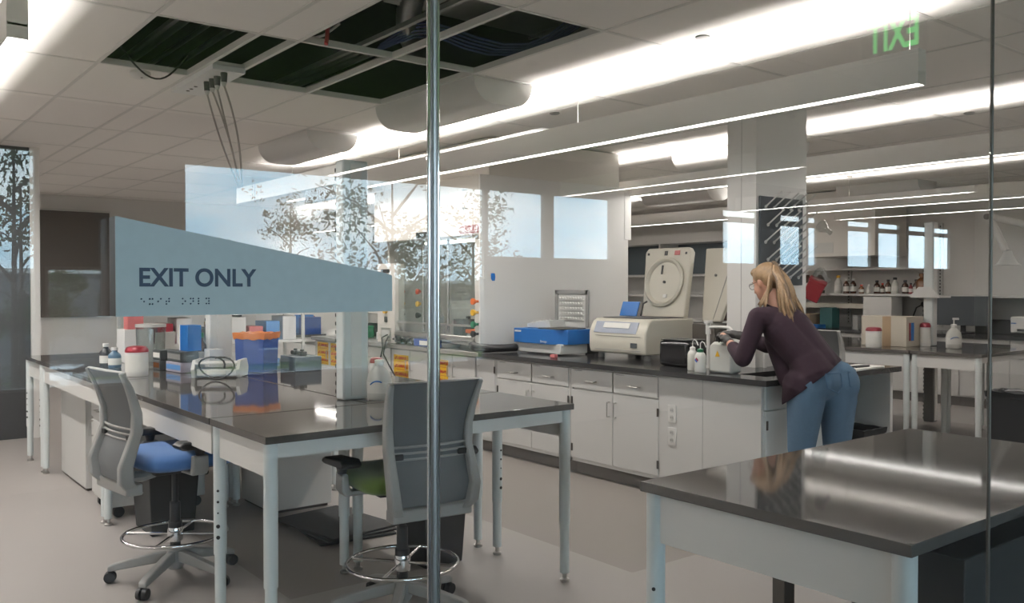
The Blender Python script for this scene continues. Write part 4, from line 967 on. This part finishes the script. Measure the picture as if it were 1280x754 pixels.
rows = [(-7.79, .065, .33, AMBER, WHITE, 'large amber bottle with white cap, leftmost on the shelf'), (-7.58, .075, .33, AMBER, WHITE, 'largest dark amber bottle with white cap near the red container'),
        (-7.27, .055, .27, PE, YKNOB, 'white bottle with yellow cap on the back shelf'), (-7.14, .045, .22, AMBER, WHITE, 'amber bottle right of the yellow capped one'), (-7.03, .045, .22, AMBER, WHITE, 'amber bottle, second right of the yellow capped one'),
        (-6.90, .038, .13, AMBERL, RKNOB, 'short jar with red cap on the back shelf, left one'), (-6.79, .032, .13, PE, WHITE, 'small clear vial right of the short red capped jar'),
        (-6.66, .045, .19, AMBER, BLACK, 'dark amber bottle with black cap in middle of shelf'), (-6.575, .032, .15, AMBER, RKNOB, 'tiny amber bottle with red cap in middle of shelf'), (-6.49, .04, .2, AMBER, BLACK, 'black capped amber bottle left of the clear stoppered one'),
        (-6.39, .05, .23, PE, BLACK, 'clear bottle with dark stopper on the back shelf'), (-6.24, .045, .19, AMBER, BLACK, 'amber bottle with black cap, left of the last trio'), (-6.16, .03, .15, REDL, BLACK, 'dark red small bottle in the last trio'), (-6.08, .045, .2, AMBER, BLACK, 'amber bottle with black cap, right of the last trio')]
for x, r, h, m_, c_, l in rows: bottle(x, 11.93, SHZ, r, h, l, m_, c_, 'bottles on the back wall shelf')
bottle(-5.96, 11.86, SHZ, .085, .28, 'big lighter amber flask at the right end of the shelf', AMBERL, AMBERL, 'bottles on the back wall shelf', lab=False)
t = thing('sharps_container', 'red sharps container tilted beside the ponytail', 'container', (-7.40, 11.40, 1.36))
MM = Matrix.Rotation(.5, 4, 'Y') @ Matrix.Rotation(.5, 4, 'Z')
MB().box(-.12, .12, -.1, .1, -.02, .26, M=MM).build('container_body', mat('sharps_red', (.27, .02, .03), .4), t, bevel=.012)
MB().box(-.13, .13, -.11, .11, .26, .29, M=MM).build('lid', mat('sharps_red', (.27, .02, .03), .4), t, bevel=.008)
MB().box(-.03, .03, .05, .37, .03, .06).build('wall_bracket', LTGREY, t, smooth=False)
for i, (x, y, sx, sy, sz, m_, l) in enumerate([(-7.65, 11.7, .28, .3, .20, CARD, 'brown cardboard box on the back worktop behind the chair'), (-7.3, 11.75, .2, .2, .3, mat('teal_box', (.02, .10, .10), .5), 'dark teal box on the back worktop'), (-7.45, 11.55, .3, .2, .05, BLUE, 'flat blue box lying in front of the teal box'),
    (-6.5, 11.8, .42, .3, .46, WHITE, 'tall white apparatus box on the back worktop'), (-6.72, 11.5, .08, .08, .2, GREYP, 'small grey box left of the tall white apparatus'), (-4.98, 11.9, .5, .2, .18, BLACK, 'low black equipment box on the back worktop at right'), (-8.3, 11.8, .4, .3, .33, DKBOX, 'dark grey box behind the white column on the worktop')]):
    carton(x, y, TZ, sx, sy, sz, l, m_)
t = thing('computer_monitor', 'large dark grey screen on the back worktop right of the slotted column', 'monitor', (-5.32, 11.62, TZ+.001))
MB().box(-.36, .36, -.012, .03, .10, .48).build('screen', mat('screen_grey', (.055, .065, .075), .35), t, bevel=.006)
MB().box(-.03, .03, .03, .06, .0, .3).box(-.14, .14, -.08, .10, 0, .015).build('stand', BLACK, t, bevel=.004)
t = thing('printer', 'white printer with dark paper slot on the back worktop', 'printer', (-4.33, 11.6, TZ+.001))
MB().box(-.30, .30, -.22, .22, .04, .24).build('body', WHITE, t, bevel=.015); MB().box(-.22, .28, -.222, -.218, .06, .09).build('paper_slot', BLACK, t, smooth=False)
MB().box(-.28, .28, -.20, .20, 0, .04).build('base', BLACK, t, bevel=.003); MB().box(-.29, -.23, -.223, -.219, .15, .165).build('blue_mark', BLUE, t, smooth=False)
outlet(-4.62, 12.245, 1.25, 'wall outlet above the printer on the back wall', group=None)
outlet(-6.15, 12.245, 1.26, 'wall outlet with a black plug above the white apparatus', group=None)
tag(MB().cyl((-6.12, 12.2, 1.27), (-6.12, 12.23, 1.27), .035).tube([(-6.13, 12.19, 1.26), (-6.19, 12.15, 1.22), (-6.22, 12.12, 1.1), (-6.20, 12.1, .93)], .01).build('power_plug', BLACK), 'black plug and cord at the back wall outlet', 'plug')
# fume extractor arm
t = thing('extraction_arm', 'white jointed fume extraction arm with bell hood at right', 'extraction arm', (-3.9, 9.05, 0))
MB().cyl((.02, .0, 2.20), (.02, -.06, 2.20), .05, n=24).build('joint', WHITE, t); MB().cyl((.02, -.06, 2.20), (.02, -.07, 2.20), .03).build('joint_knob', DARKMET, t)
MB().cyl((.02, 0, 2.2), (.17, 0, 1.86), .035, n=18).build('lower_tube', WHITE, t); MB().cyl((.03, 0, 2.2), (.75, .1, 1.98), .035, n=18).build('upper_tube', WHITE, t)
MB().cyl((.75, .1, 1.98), (.75, .1, CZ), .035, n=18).build('ceiling_tube', WHITE, t)
MB().lathe([(.035, .14), (.045, .10), (.09, .02), (.12, 0)], (.19, 0, 1.72), n=28).build('bell_hood', LTGREY, t)
# rear boxed duct
t = thing('duct_enclosure', 'white boxed duct enclosure under the ceiling behind the drying rack', 'enclosure', (-6.8, 11.75, 1.95))
MB().box(-.75, .43, -.4, .45, 0, .93).build('enclosure_body', CREAM, t, smooth=False); MB().box(-.6, -.2, -.404, -.40, .05, .2).build('access_plate', LTGREY, t, smooth=False)
# shelving behind the centrifuge
t = thing('open_shelving', 'white open shelving with glass doors behind the centrifuge', 'shelving', (-10.6, 12.0, 0))
MB().box(-1.4, 1.5, -.3, .22, 2.28, 2.45).build('top_panel', WHITE, t, smooth=False)
for i, z in enumerate((.92, 1.35, 1.70)): MB().box(-1.4, 1.5, -.3, .22, z, z+.03).build('shelf_board', WHITE, t, smooth=False)
for x in (-1.4, -.05, 1.47): MB().box(x, x+.04, -.3, .22, .915, 2.28).build('upright', WHITE, t, smooth=False)
MB().box(-1.36, 1.47, .18, .2, 1.75, 2.28).build('dark_back', mat('slate_back', (.10, .13, .15), .4), t, smooth=False)
for i, (x, z, m_, l) in enumerate([(-9.35, 1.381, AMBER, 'dark brown box on the shelf left of the white column, middle'), (-9.35, 1.731, AMBER, 'dark brown box on the shelf left of the white column, top'), (-9.35, .951, AMBER, 'dark brown box on the shelf left of the white column, bottom')]):
    carton(x, 11.85, z, .28, .2, .28, l, mat('brown_box', (.05, .025, .02), .6), group=None)
# ---------------- far left
table(-13.2, -10.25, 4.25, 5.15, 'far white bench table with boxes beyond the island', legm=WHITE)
for i, (x, y, sx, sy, sz, m_, l, rz) in enumerate([(-10.95, 4.6, .3, .25, .16, BWHITE, 'white carton on the far bench, left of the red jar', 0), (-10.45, 4.5, .2, .2, .12, REDL, 'red box on the far bench above the orange bag', .2), (-10.6, 4.9, .14, .2, .24, BLUE, 'upright blue box on the far bench', 0),
        (-10.80, 5.05, .2, .1, .22, REDL, 'dark red binder box at the far bench end', 0), (-10.32, 4.85, .12, .25, .22, BINBLUE, 'navy box with white label on the far bench end', .1), (-11.6, 4.7, .5, .3, .3, BWHITE, 'large white carton in the middle of the far bench', 0), (-12.4, 4.7, .3, .3, .25, LTBLUE, 'light blue carton on the far bench, farthest left', 0), (-12.0, 4.5, .2, .2, .35, DKBOX, 'dark carton on the far bench beside the light blue one', .2)]):
    carton(x, y, TZ, sx, sy, sz, l, m_, rz)
# tall shelves behind the wall sign
t = thing('storage_rack', 'white storage rack behind the wall sign, full of cartons', 'rack', (-9.1, 3.2, 0))
for i, z in enumerate((.92, 1.22)): MB().box(-.25, .25, -.9, .9, z, z+.025).build('shelf_board', WHITE, t, smooth=False)
for x in (-.24, .24):
    for y in (-.88, .88): MB().box(x-.015, x+.015, y-.015, y+.015, 0, 1.45).build('rack_post', LTGREY, t, smooth=False)
cols = [LTBLUE, REDL, BWHITE, DKBOX, CARD, BWHITE, PINK, LTBLUE, BWHITE]; cn = ['light blue', 'dark red', 'white', 'dark grey', 'brown', 'narrow white', 'pink', 'small blue', 'short white']
for i, c_ in enumerate(cols):
    carton(-9.02, 2.45+i*.185, .946, .3, .15, .15+.05*((i*7) % 3), '%s carton on the storage rack behind the sign' % cn[i], c_)
# dark panel, dark partition
t = thing('wall_screen', 'large dark brown wall screen at the far left', 'screen', (-14.59, 3.0, 1.06))
MB().box(0, .05, -.47, .49, 0, 1.6).build('screen_panel', mat('dark_shade', (.10, .088, .080), .6), t, bevel=.004)
MB().box(.0, .06, -.48, .50, 1.6, 1.63).build('top_rail', LTGREY, t, smooth=False)
struct('wall_corridor', MB().box(-9.95, -9.85, -3.2, 1.62, .0, CZ), mat('dark_partition', (.035, .037, .04), .6), smooth=False)
struct('trim_7', MB().box(-9.97, -9.80, 1.62, 1.70, 0, CZ), WHITE, smooth=False)
for n_, (a, b, c_, d) in enumerate([(-14.6, -9.95, 12.22, 12.25), (-2.8, -.96, 12.22, 12.25)]): struct('baseboard_north' if n_ == 0 else 'baseboard_northeast', MB().box(a, b, c_, d, 0, .1), TOEG, smooth=False)
# ================================================================ wall sign on the glass
t = thing('exit_only_sign', 'blue grey tapered EXIT ONLY sign mounted on the glass', 'sign', (0, 0, 0))
MB().prism([(.214, 1.473), (.510, 1.4735), (.510, 1.514), (.500, 1.517), (.214, 1.567)], 'x', -.872, -.870).build('face_plate', SIGNBLUE, t, smooth=False)
MB().prism([(.2142, 1.4732), (.5098, 1.4737), (.5098, 1.5138), (.5, 1.5168), (.2142, 1.5668)], 'x', -.894, -.8721).build('black_backer', BLACK, t, smooth=False)
textmesh('EXIT ONLY', .0245, 'lettering', SIGNTXT, t, facing('+x', (.2905, -.870+1.5*0, 0)) if False else facing('+x', (-.8698, .2910, 1.5092)), bold=.0006, xs=.93, depth=.0003)
br = MB()
cells = {'e': (1, 5), 'x': (1, 3, 4, 6), 'i': (2, 4), 't': (2, 3, 4, 5), 'o': (1, 3, 5), 'n': (1, 3, 4, 5), 'l': (1, 2, 3), 'y': (1, 3, 4, 5, 6)}
yy = .2365
for ch in 'exit only':
    if ch != ' ':
        for d in cells[ch]: br.ball((-.8698, yy+(.0025 if d > 3 else 0), 1.4895-.0025*((d-1) % 3)), .0009, 1)
    yy += .0077
br.build('braille_dots', SIGNTXT, t)
# exit sign in the lobby (mirrored in the glass)
t = thing('lit_exit_sign', 'green lit exit sign hanging in the lobby, mirrored in the glass', 'exit sign', (.36, 4.0, 2.60))
MB().box(-.16, .16, .0, .012, 0, .19).build('panel', ACRYL, t, smooth=False)
MB().box(-.16, .16, -.01, .022, .19, .24).cyl((0, .006, .24), (0, .006, .30), .01).build('housing', LTGREY, t, smooth=False)
textmesh('EXIT', .20, 'lettering', mat('lit_green', (.1, .8, .2), .5, emit=(.12, 1.0, .22), estr=EXITE), t, facing('-y', (0, -.0015, .095)), bold=.004, xs=.62)
# ================================================================ person
def person():
    t = thing('person', 'person in plum sweater, jeans and black gloves leaning over the sink', 'person', (-3.1, 4.95, 0))
    O = Vector((-3.1, 4.95, 0))
    def P(x, y, z): return Vector((x, y, z))-O
    hipL, hipR = P(-3.16, 4.84, .88), P(-3.08, 5.06, .88)
    knL, knR = P(-3.19, 4.82, .47), P(-3.09, 5.06, .47)
    anL, anR = P(-3.05, 4.80, .085), P(-2.98, 5.10, .085)
    pel = (hipL+hipR)/2; waist = P(-3.19, 4.94, 1.04); chest = P(-3.36, 4.90, 1.22); neck = P(-3.43, 4.88, 1.385)
    shL, shR = P(-3.43, 4.705, 1.315), P(-3.43, 5.06, 1.315)
    elL, elR = P(-3.49, 4.63, 1.045), P(-3.66, 5.13, 1.10)
    wrL, wrR = P(-3.72, 4.77, 1.145), P(-3.84, 5.02, 1.17)
    hdL, hdR = P(-3.80, 4.82, 1.175), P(-3.91, 5.0, 1.18)
    HC = P(-3.515, 4.905, 1.535)
    f = Vector((-.94, .10, -.30)).normalized(); left = Vector((0, 0, 1)).cross(f).normalized(); up = f.cross(left)
    HM = Matrix((f, left, up)).transposed().to_4x4(); HM.translation = HC
    def H(x, y, z): return HM @ Vector((x, y, z))
    HR = HM.to_3x3().to_4x4()
    # skin body
    b = MB()
    b.ball(H(-.012, 0, .035), (.098, .074, .085), 3, HR); b.ball(H(.028, 0, -.03), (.062, .060, .085), 3, HR); b.ball(H(.045, 0, -.083), (.040, .042, .032), 2, HR)
    b.ball(H(.0, 0, -.03), (.075, .066, .06), 2, HR)
    b.cap(H(.080, 0, -.005), H(.104, 0, -.036), .008, .013); b.ball(H(.085, 0, -.068), (.011, .021, .006), 2, HR); b.ball(H(.083, 0, -.078), (.010, .018, .006), 2, HR)
    for s in (-1, 1):
        b.ball(H(-.008, s*.073, -.008), (.017, .008, .030), 2, HR); b.ball(H(.068, s*.028, .018), (.014, .022, .007), 2, HR); b.ball(H(.055, s*.040, -.03), (.022, .018, .02), 2, HR)
    b.cap(H(-.02, 0, -.06), neck-Vector((-.02, 0, .03)), .050, .056)
    b.cap(neck-Vector((0, 0, .03)), chest, .06, .10); b.cap(chest, waist, .10, .09); b.cap(waist, pel, .09, .07)
    for a, c, r0, r1 in ((shL, elL, .045, .038), (elL, wrL, .038, .026), (shR, elR, .045, .038), (elR, wrR, .038, .026), (hipL, knL, .06, .05), (knL, anL, .045, .032), (hipR, knR, .06, .05), (knR, anR, .045, .032)): b.cap(a, c, r0, r1)
    b.cap(shL, shR, .05); b.cap(wrL, hdL, .025, .022); b.cap(wrR, hdR, .025, .022)
    body = remesh(b, 'body', SKIN, t, .0065, 4)
    # eyes, glasses, brows
    for s in (-1, 1):
        MB().ball(H(.081, s*.029, .005), .0095, 2).build('eye', WHITE, t)
        MB().cyl(H(.078, s*.03-.012, .024), H(.078, s*.03+.012, .024), .003).build('eyebrow', HAIRD, t)
    gl = MB()
    for s in (-1, 1):
        gl.tube([H(.100, s*.030+.024*math.cos(a), .002+.021*math.sin(a)) for a in [q*PI/12 for q in range(24)]], .0016, n=6, closed=True)
        gl.tube([H(.100, s*.054, .006), H(.06, s*.070, .008), H(.0, s*.079, .006)], .0015, n=6)
    gl.tube([H(.100, -.006, .006), H(.103, 0, .009), H(.100, .006, .006)], .0015, n=6)
    gl.build('glasses', BLACK, t)
    # hair
    h = MB(); h.ball(H(-.022, 0, .046), (.100, .082, .086), 3, HR); h.ball(H(-.055, 0, .02), (.066, .076, .085), 3, HR)
    h.ball(H(.045, 0, .085), (.045, .06, .035), 2, HR)
    remesh(h, 'hair', HAIR, t, .006, 2)
    base = H(-.095, 0, .090)
    h = MB().cyl(base-(base-H(0, 0, .05)).normalized()*.012, base+(base-H(0, 0, .05)).normalized()*.018, .024, n=16)
    h.build('hair_tie', HAIRD, t)
    rnd = random.Random(3); h = MB(); h2 = MB()
    for k in range(64):
        u = rnd.uniform(-1, 1); v = rnd.uniform(-1, 1); L = rnd.uniform(.75, 1.05)
        # falls over the back, towards +x and camera side, flaring
        p0 = base + Vector((.008*v, .012*u, 0)); pts = []; ex = .20+.05*v; ey = -.03+.075*u
        for i in range(11):
            s = i/10*L
            x = p0.x + .045*math.sin(min(s*2.4, 1)*PI/2) + ex*max(0, s-.18)*.80 + .010*math.sin(s*9+k)
            y = p0.y + ey*s + .006*math.sin(s*7+k*2)
            z = p0.z + .018*math.sin(s*PI) - .365*s**1.12 + .0*v
            # stay outside the shoulders
            q = Vector((x, y, z)); pts.append(q)
        rs = [.009+.009*math.sin(min(1, i/10*1.1)*PI)*(1-.4*i/10) if i < 10 else .002 for i in range(11)]
        (h if k % 3 else h2).tube(pts, .01, n=6, rs=rs)
    for k in range(12):   # strands falling forward over the near shoulder
        u = k/11; p0 = base + Vector((0, -.01, 0)); pts = []
        for i in range(10):
            s = i/9; pts.append(Vector((p0.x+.045*s-.22*max(0, s-.55)*(1-u), p0.y-.015-.07*s-.05*u*s, p0.z-.27*s+.01*math.sin(s*8+k))))
        h.tube(pts, .01, n=6, rs=[.010]*7+[.008, .005, .002])
    pt = h.build('ponytail', HAIR, t, ang=3); h2.build('darker_strands', HAIRD, pt, ang=3)
    # sweater
    s = MB()
    s.cap(chest+Vector((.02, 0, .03)), waist, .135, .125)
    for yy in (-.075, .075): s.cap(chest+Vector((.01, yy, .02)), waist+Vector((.0, yy*.8, 0)), .115, .110)
    s.cap(waist, P(-3.145, 4.94, .97), .13, .135)
    for yy in (-.07, .07): s.cap(waist+Vector((0, yy, 0)), P(-3.16, 4.95+yy*1.1, .98), .110, .115)
    s.cap(shL+Vector((.02, .03, -.01)), shR+Vector((.02, -.03, -.01)), .075); s.cap(neck-Vector((-.01, 0, .045)), chest, .062, .12)
    for a, e, w in ((shL, elL, wrL), (shR, elR, wrR)):
        s.cap(a, e, .064, .056); s.cap(e, e+(w-e)*.62, .056, .043)
    # hanging front hem
    s.cap(chest+Vector((-.04, -.06, -.05)), P(-3.30, 4.84, .90), .07, .055); s.cap(chest+Vector((-.04, .06, -.05)), P(-3.28, 5.0, .95), .07, .05);  s.cap(waist+Vector((.0, -.06, .0)), pel+Vector((0, -.075, .05)), .118, .134); s.cap(waist+Vector((.0, .06, 0)), pel+Vector((0, .075, .05)), .112, .132); s.cap(pel+Vector((0, -.075, .03)), pel+Vector((0, .075, .03)), .134); s.cap(hipL+Vector((-.02, -.01, .0)), hipL+Vector((-.05, -.01, -.12)), .13, .11); s.cap(hipR+Vector((-.02, 0, .0)), hipR+Vector((-.05, 0, -.1)), .125, .11)
    sw = remesh(s, 'sweater', KNIT, t, .008, 5)
    A, B, C_ = P(-3.27, 4.80, .79), P(-3.02, 5.0, 1.045), P(-3.27, 5.06, .90)
    nn = (B-A).cross(C_-A).normalized(); nn = nn if nn.z > 0 else -nn
    cutmesh(sw, A, nn)
    MB().tube([neck+Vector((.055*math.cos(a)-.005, .055*math.sin(a), -.005-.02*math.cos(a))) for a in [q*PI/10 for q in range(20)]], .010, n=8, closed=True).build('collar', KNIT, sw)
    # jeans
    j = MB()
    for s_, hp, kn, an in ((-1, hipL, knL, anL), (1, hipR, knR, anR)):
        j.cap(hp+Vector((.0, 0, .04)), hp+(kn-hp)*.28, .122, .115); j.cap(hp+(kn-hp)*.2, kn, .117, .082); j.cap(kn, kn+(an-kn)*.35, .082, .070); j.cap(kn+(an-kn)*.3, an+Vector((0, 0, .02)), .064, .050)
        j.ball(hp+Vector((.045, 0, .01)), (.090, .098, .115), 3)
    j.cap(pel+Vector((.0, -.07, .03)), pel+Vector((0, .07, .03)), .120); j.cap(pel+Vector((-.01, -.06, .10)), pel+Vector((-.01, .06, .10)), .105)
    jn = remesh(j, 'jeans', DENIM, t, .008, 4)
    cutmesh(jn, A+nn*.02, -nn)
    DS = mat('denim_stitching', (.05, .11, .19), .9)
    for yc in (-.10, .11):
        w = MB(); c0 = pel+Vector((.155, yc, .045)); 
        pts = [(-.062, .05), (.062, .05), (.062, -.035), (0, -.07), (-.062, -.035)]
        w.tube([c0+Vector((-.035*abs(a)/.062*(1 if a*yc > 0 else .3)+(.012 if b < 0 else 0), a, b)) for a, b in pts], .0035, n=6, closed=True); w.build('back_pocket', DS, jn)
    # shoes
    for an in (anL, anR):
        MB().ball(an+Vector((-.06, 0, -.042)), (.135, .046, .042), 3).ball(an+Vector((.01, 0, -.02)), (.06, .042, .055), 2).build('shoe', SHOE, t)
    # gloves with five fingers
    for w, c, s_, nm in ((wrL, hdL, -1, 'l'), (wrR, hdR, 1, 'r')):
        d = (c-w).normalized(); side = Vector((0, 0, 1)).cross(d).normalized(); upv = d.cross(side)
        g = MB(); g.cap(w-d*.035, w, .031, .029); g.cap(w, w+d*.035, .029, .030)
        palm = w+d*.065
        g.ball(palm, (.044, .040, .020), 2, Matrix((d, side, upv)).transposed().to_4x4()); g.cap(w+d*.02, palm, .028, .022)
        Ls = (.068, .078, .074, .058)
        for i in range(4):
            o = palm+d*.036+side*(-.030+.020*i); l = Ls[i]; a = .35+.08*i
            p1 = o+(d*math.cos(a)-upv*math.sin(a))*l*.42; p2 = p1+(d*math.cos(a+.75)-upv*math.sin(a+.75))*l*.33; p3 = p2+(d*math.cos(a+1.35)-upv*math.sin(a+1.35))*l*.27
            g.cap(o-d*.012, p1, .0105, .0098); g.cap(p1, p2, .0098, .009); g.cap(p2, p3, .009, .008)
        o = w+d*.035+side*(s_*-1*.028 if nm == 'l' else -.028); q1 = o+(d*.6+side*(-.55)-upv*.45)*.038; q2 = q1+(d*.8-side*.1-upv*.55)*.034
        g.cap(o, q1, .013, .0115); g.cap(q1, q2, .0115, .009)
        remesh(g, 'gloved_hand', GLOVE, t, .004, 2)
    return t
person()

# ================================================================ outside the lobby windows
GZ = -5.5
GRASS = mat('grass', (.10, .16, .035), .95, var=.4, scale=3)
ROAD = mat('asphalt', (.22, .22, .22), .9); WALK = mat('concrete_path', (.42, .41, .39), .9)
struct('ground', MB().box(5.7, 160, -60, 160, GZ-.2, GZ), GRASS, smooth=False)
struct('road', MB().box(56, 70, -60, 160, GZ, GZ+.02), ROAD, smooth=False)
struct('path', MB().box(40, 44, -60, 160, GZ, GZ+.02), WALK, smooth=False)
BLD = mat('grey_render_wall', (.17, .18, .19), .85); WINM = mat('dark_window', (.03, .04, .05), .2)
def building(x, y0, y1, z1, label, m):
    t = thing('building', label, 'building', (x, (y0+y1)/2, GZ)); h = (y1-y0)/2; H_ = z1-GZ
    MB().box(0, 10, -h, h, 0, H_).build('walls', m, t, smooth=False); MB().box(-.3, 10.3, -h-.3, h+.3, H_, H_+.35).build('roof_edge', WHITE, t, smooth=False)
    n = max(2, int(2*h/4.5))
    for i in range(n):
        for zz in (1.4, 4.8):
            yc = -h+(i+.5)*2*h/n
            w = MB().box(-.08, .02, yc-.9, yc+.9, zz, zz+1.7).build('window', WINM, t, smooth=False)
            MB().box(-.14, -.08, yc-1.0, yc+1.0, zz-.12, zz).build('window_sill', WHITE, w, smooth=False)
building(72, 4, 26, 2.6, 'grey two-storey building across the street, mirrored in the glass', BLD)
building(76, 30, 78, 1.9, 'long low building farther along the street', mat('tan_wall', (.28, .24, .20), .85))
building(74, -30, 1, 2.0, 'brown brick building at the left end of the street', mat('brown_brick', (.16, .09, .06), .9))
def car(x, y, rz, label, m):
    t = thing('car', label, 'car', (x, y, GZ+.02), rz)
    MB().prism([(-2.2, .35), (2.15, .35), (2.25, .55), (2.2, .85), (1.2, 1.02), (.55, 1.58), (-1.6, 1.62), (-2.15, 1.05), (-2.25, .6)], 'y', -.88, .88).build('car_body', m, t, bevel=.10)
    MB().prism([(1.12, 1.06), (.56, 1.53), (.50, 1.53), (.98, 1.06)], 'y', -.74, .74).box(-1.9, .9, -.895, .895, 1.08, 1.45).build('windows', WINM, t, bevel=.03)
    for sx in (-1.4, 1.4):
        for sy in (-.8, .8): MB().cyl((sx, sy-.11, .34), (sx, sy+.11, .34), .34, n=24).build('wheel', RUBBER, t)
    MB().box(2.19, 2.27, -.45, .45, .55, .82).build('grille', BLACK, t, bevel=.02)
    for sy in (-.68, .68): MB().box(2.12, 2.24, sy-.16, sy+.16, .72, .88).build('headlight', WHITE, t, bevel=.02)
    MB().box(-1.3, .2, -.7, -.66, 1.6, 1.68).box(-1.3, .2, .66, .7, 1.6, 1.68).build('roof_rail', GREYP, t, smooth=False)
car(64.5, 12.9, D(-150), 'white car parked across the street, mirrored at the left', mat('white_car_paint', (.75, .76, .78), .25, coat=1))
car(63.5, 6.3, D(-90), 'black car parked across the street at the far left', mat('dark_car_paint', (.03, .03, .035), .25, coat=1))
LEAF = [mat('dark_leaves', (.030, .060, .018), .8, var=.4, scale=5), mat('tan_leaves', (.16, .13, .055), .8, var=.3, scale=5)]
BARK = mat('bark', (.05, .042, .035), .9, bump=.5)
def tree(x, y, zt, r, label, n=2600, leaf=0, lean=0, ls=.075, flat=1.0):
    t = thing('tree', label, 'tree', (x, y, GZ), 0, 'trees outside the lobby windows'); H_ = zt-GZ; rnd = random.Random(int(x*10+y))
    cz = H_-r*flat; tr = MB().tube([(0, lean*s*s, H_*.97*s) for s in [q/8 for q in range(9)]], .1, rs=[.11-.012*q for q in range(9)])
    for k in range(12):
        a = k*2.4; s0 = .5+.035*k; L = r*rnd.uniform(.6, .95)
        p = Vector((0, lean*s0*s0, H_*s0)); e = p+Vector((math.cos(a)*L, math.sin(a)*L, L*rnd.uniform(.4, .9)))
        tr.tube([p, (p+e)/2+Vector((0, 0, .1*L)), e], .03, n=6, rs=[.035*min(1, r), .02*min(1, r), .008])
    tr.build('trunk', BARK, t)
    V = []; F = []
    cl = [(Vector((rnd.gauss(0, .45)*r, rnd.gauss(0, .45)*r, cz+rnd.gauss(0, .5)*r*flat)), rnd.uniform(.2, .5)*r) for _ in range(26)]
    for i in range(n):
        c0, rr_ = cl[i % 26]; d = Vector((rnd.gauss(0, 1), rnd.gauss(0, 1), rnd.gauss(0, 1))).normalized()
        p = c0+d*rr_*rnd.uniform(.3, 1); a = Vector((rnd.gauss(0, 1), rnd.gauss(0, 1), rnd.gauss(0, 1))).normalized(); b = a.orthogonal().normalized()
        k = len(V); V += [p-a*ls-b*ls*.45, p+a*ls-b*ls*.1, p+a*ls*.7+b*ls*.6, p-a*ls*.6+b*ls*.5]; F.append((k, k+1, k+2, k+3))
    m = MB(); m._add(V, F); m.build('crown', LEAF[leaf], t, smooth=False)
tree(12.6, 2.15, 4.0, .95, 'slim leafy tree outside, mirrored at the left picture edge', 420, 0, .02, ls=.055)
tree(14.5, 2.55, 3.5, .7, 'tan leaved tree outside just right of the edge tree', 300, 1, ls=.055)
tree(13.2, 8.8, 4.0, 1.9, 'broad dark tree outside, mirrored over the fume hood', 3600, 0, ls=.06)
tree(18.2, 8.9, 3.9, .7, 'small tree outside, mirrored beside the tall service column', 420, 1, ls=.06)
tree(15.5, 12.4, 3.6, 1.25, 'tree with loose branches mirrored on the white hood side', 900, 1, ls=.06)
tree(30, 9.5, 3.0, 1.6, 'low rounded tree outside, mirrored above the sign', 1600, 1)
tree(34, 13, 2.9, 1.6, 'green low tree outside, mirrored above the sign centre', 1600, 0)
tree(50, 14.0, 2.2, 2.6, 'street tree in front of the grey building', 1500, 0, ls=.14)
tree(48, 8.6, 2.6, 2.4, 'street tree at the left of the grey building', 1500, 0, ls=.14)

# ================================================================ sky, camera, colour
W = bpy.data.worlds.new('sky'); SC.world = W; W.use_nodes = True; nt = W.node_tree; n = nt.nodes; l = nt.links
bg = n['Background']; bg.inputs[1].default_value = SKYS
tc = n.new('ShaderNodeTexCoord'); mp = n.new('ShaderNodeMapping'); mp.inputs['Scale'].default_value = (1, 1, 2.6); l.new(tc.outputs['Generated'], mp.inputs[0])
nz = n.new('ShaderNodeTexNoise'); nz.inputs['Scale'].default_value = 4.2; nz.inputs['Detail'].default_value = 7; nz.inputs['Roughness'].default_value = .55; l.new(mp.outputs[0], nz.inputs['Vector'])
cr = n.new('ShaderNodeValToRGB'); cr.color_ramp.elements[0].position = .36; cr.color_ramp.elements[0].color = (.38, .62, .80, 1); cr.color_ramp.elements[1].position = .66; cr.color_ramp.elements[1].color = (.92, .97, 1.0, 1)
l.new(nz.outputs['Fac'], cr.inputs[0]); l.new(cr.outputs[0], bg.inputs[0])
pl = bpy.data.lights.new('window_portal', 'AREA'); pl.shape = 'RECTANGLE'; pl.size = 18.5; pl.size_y = 1.9; pl.cycles.is_portal = True
po = bpy.data.objects.new('window_portal', pl); COL.objects.link(po); po.location = (WX+.25, 6.2, 1.6); po.rotation_euler = (0, PI/2, 0)
po.rotation_euler = Matrix(((0, 0, -1), (1, 0, 0), (0, -1, 0))).transposed().transposed().to_euler()

cam = bpy.data.cameras.new('camera'); co = bpy.data.objects.new('camera', cam); COL.objects.link(co)
cam.sensor_width = 36; cam.lens = 1093.2*36/1280; cam.clip_start = .02; cam.clip_end = 400
yaw, pit = .66637, -.015588
fw = Vector((-math.cos(yaw), math.sin(yaw), 0)); rt = Vector((math.sin(yaw), math.cos(yaw), 0)); upv = Vector((0, 0, 1))
F_ = fw*math.cos(pit)+upv*math.sin(pit); U_ = -fw*math.sin(pit)+upv*math.cos(pit)
M = Matrix((rt, U_, -F_)).transposed().to_4x4(); M.translation = (0, 0, 1.5); co.matrix_world = M
SC.camera = co
vs = SC.view_settings; vs.view_transform = 'Standard'; vs.look = 'None'; vs.gamma = 1; vs.use_curve_mapping = False; vs.exposure = EXPO
SC.cycles.use_denoising = True; SC.cycles.max_bounces = 10; SC.cycles.transparent_max_bounces = 24; SC.cycles.diffuse_bounces = 6; SC.cycles.sample_clamp_indirect = 6
SC.cycles.caustics_reflective = False; SC.cycles.caustics_refractive = False
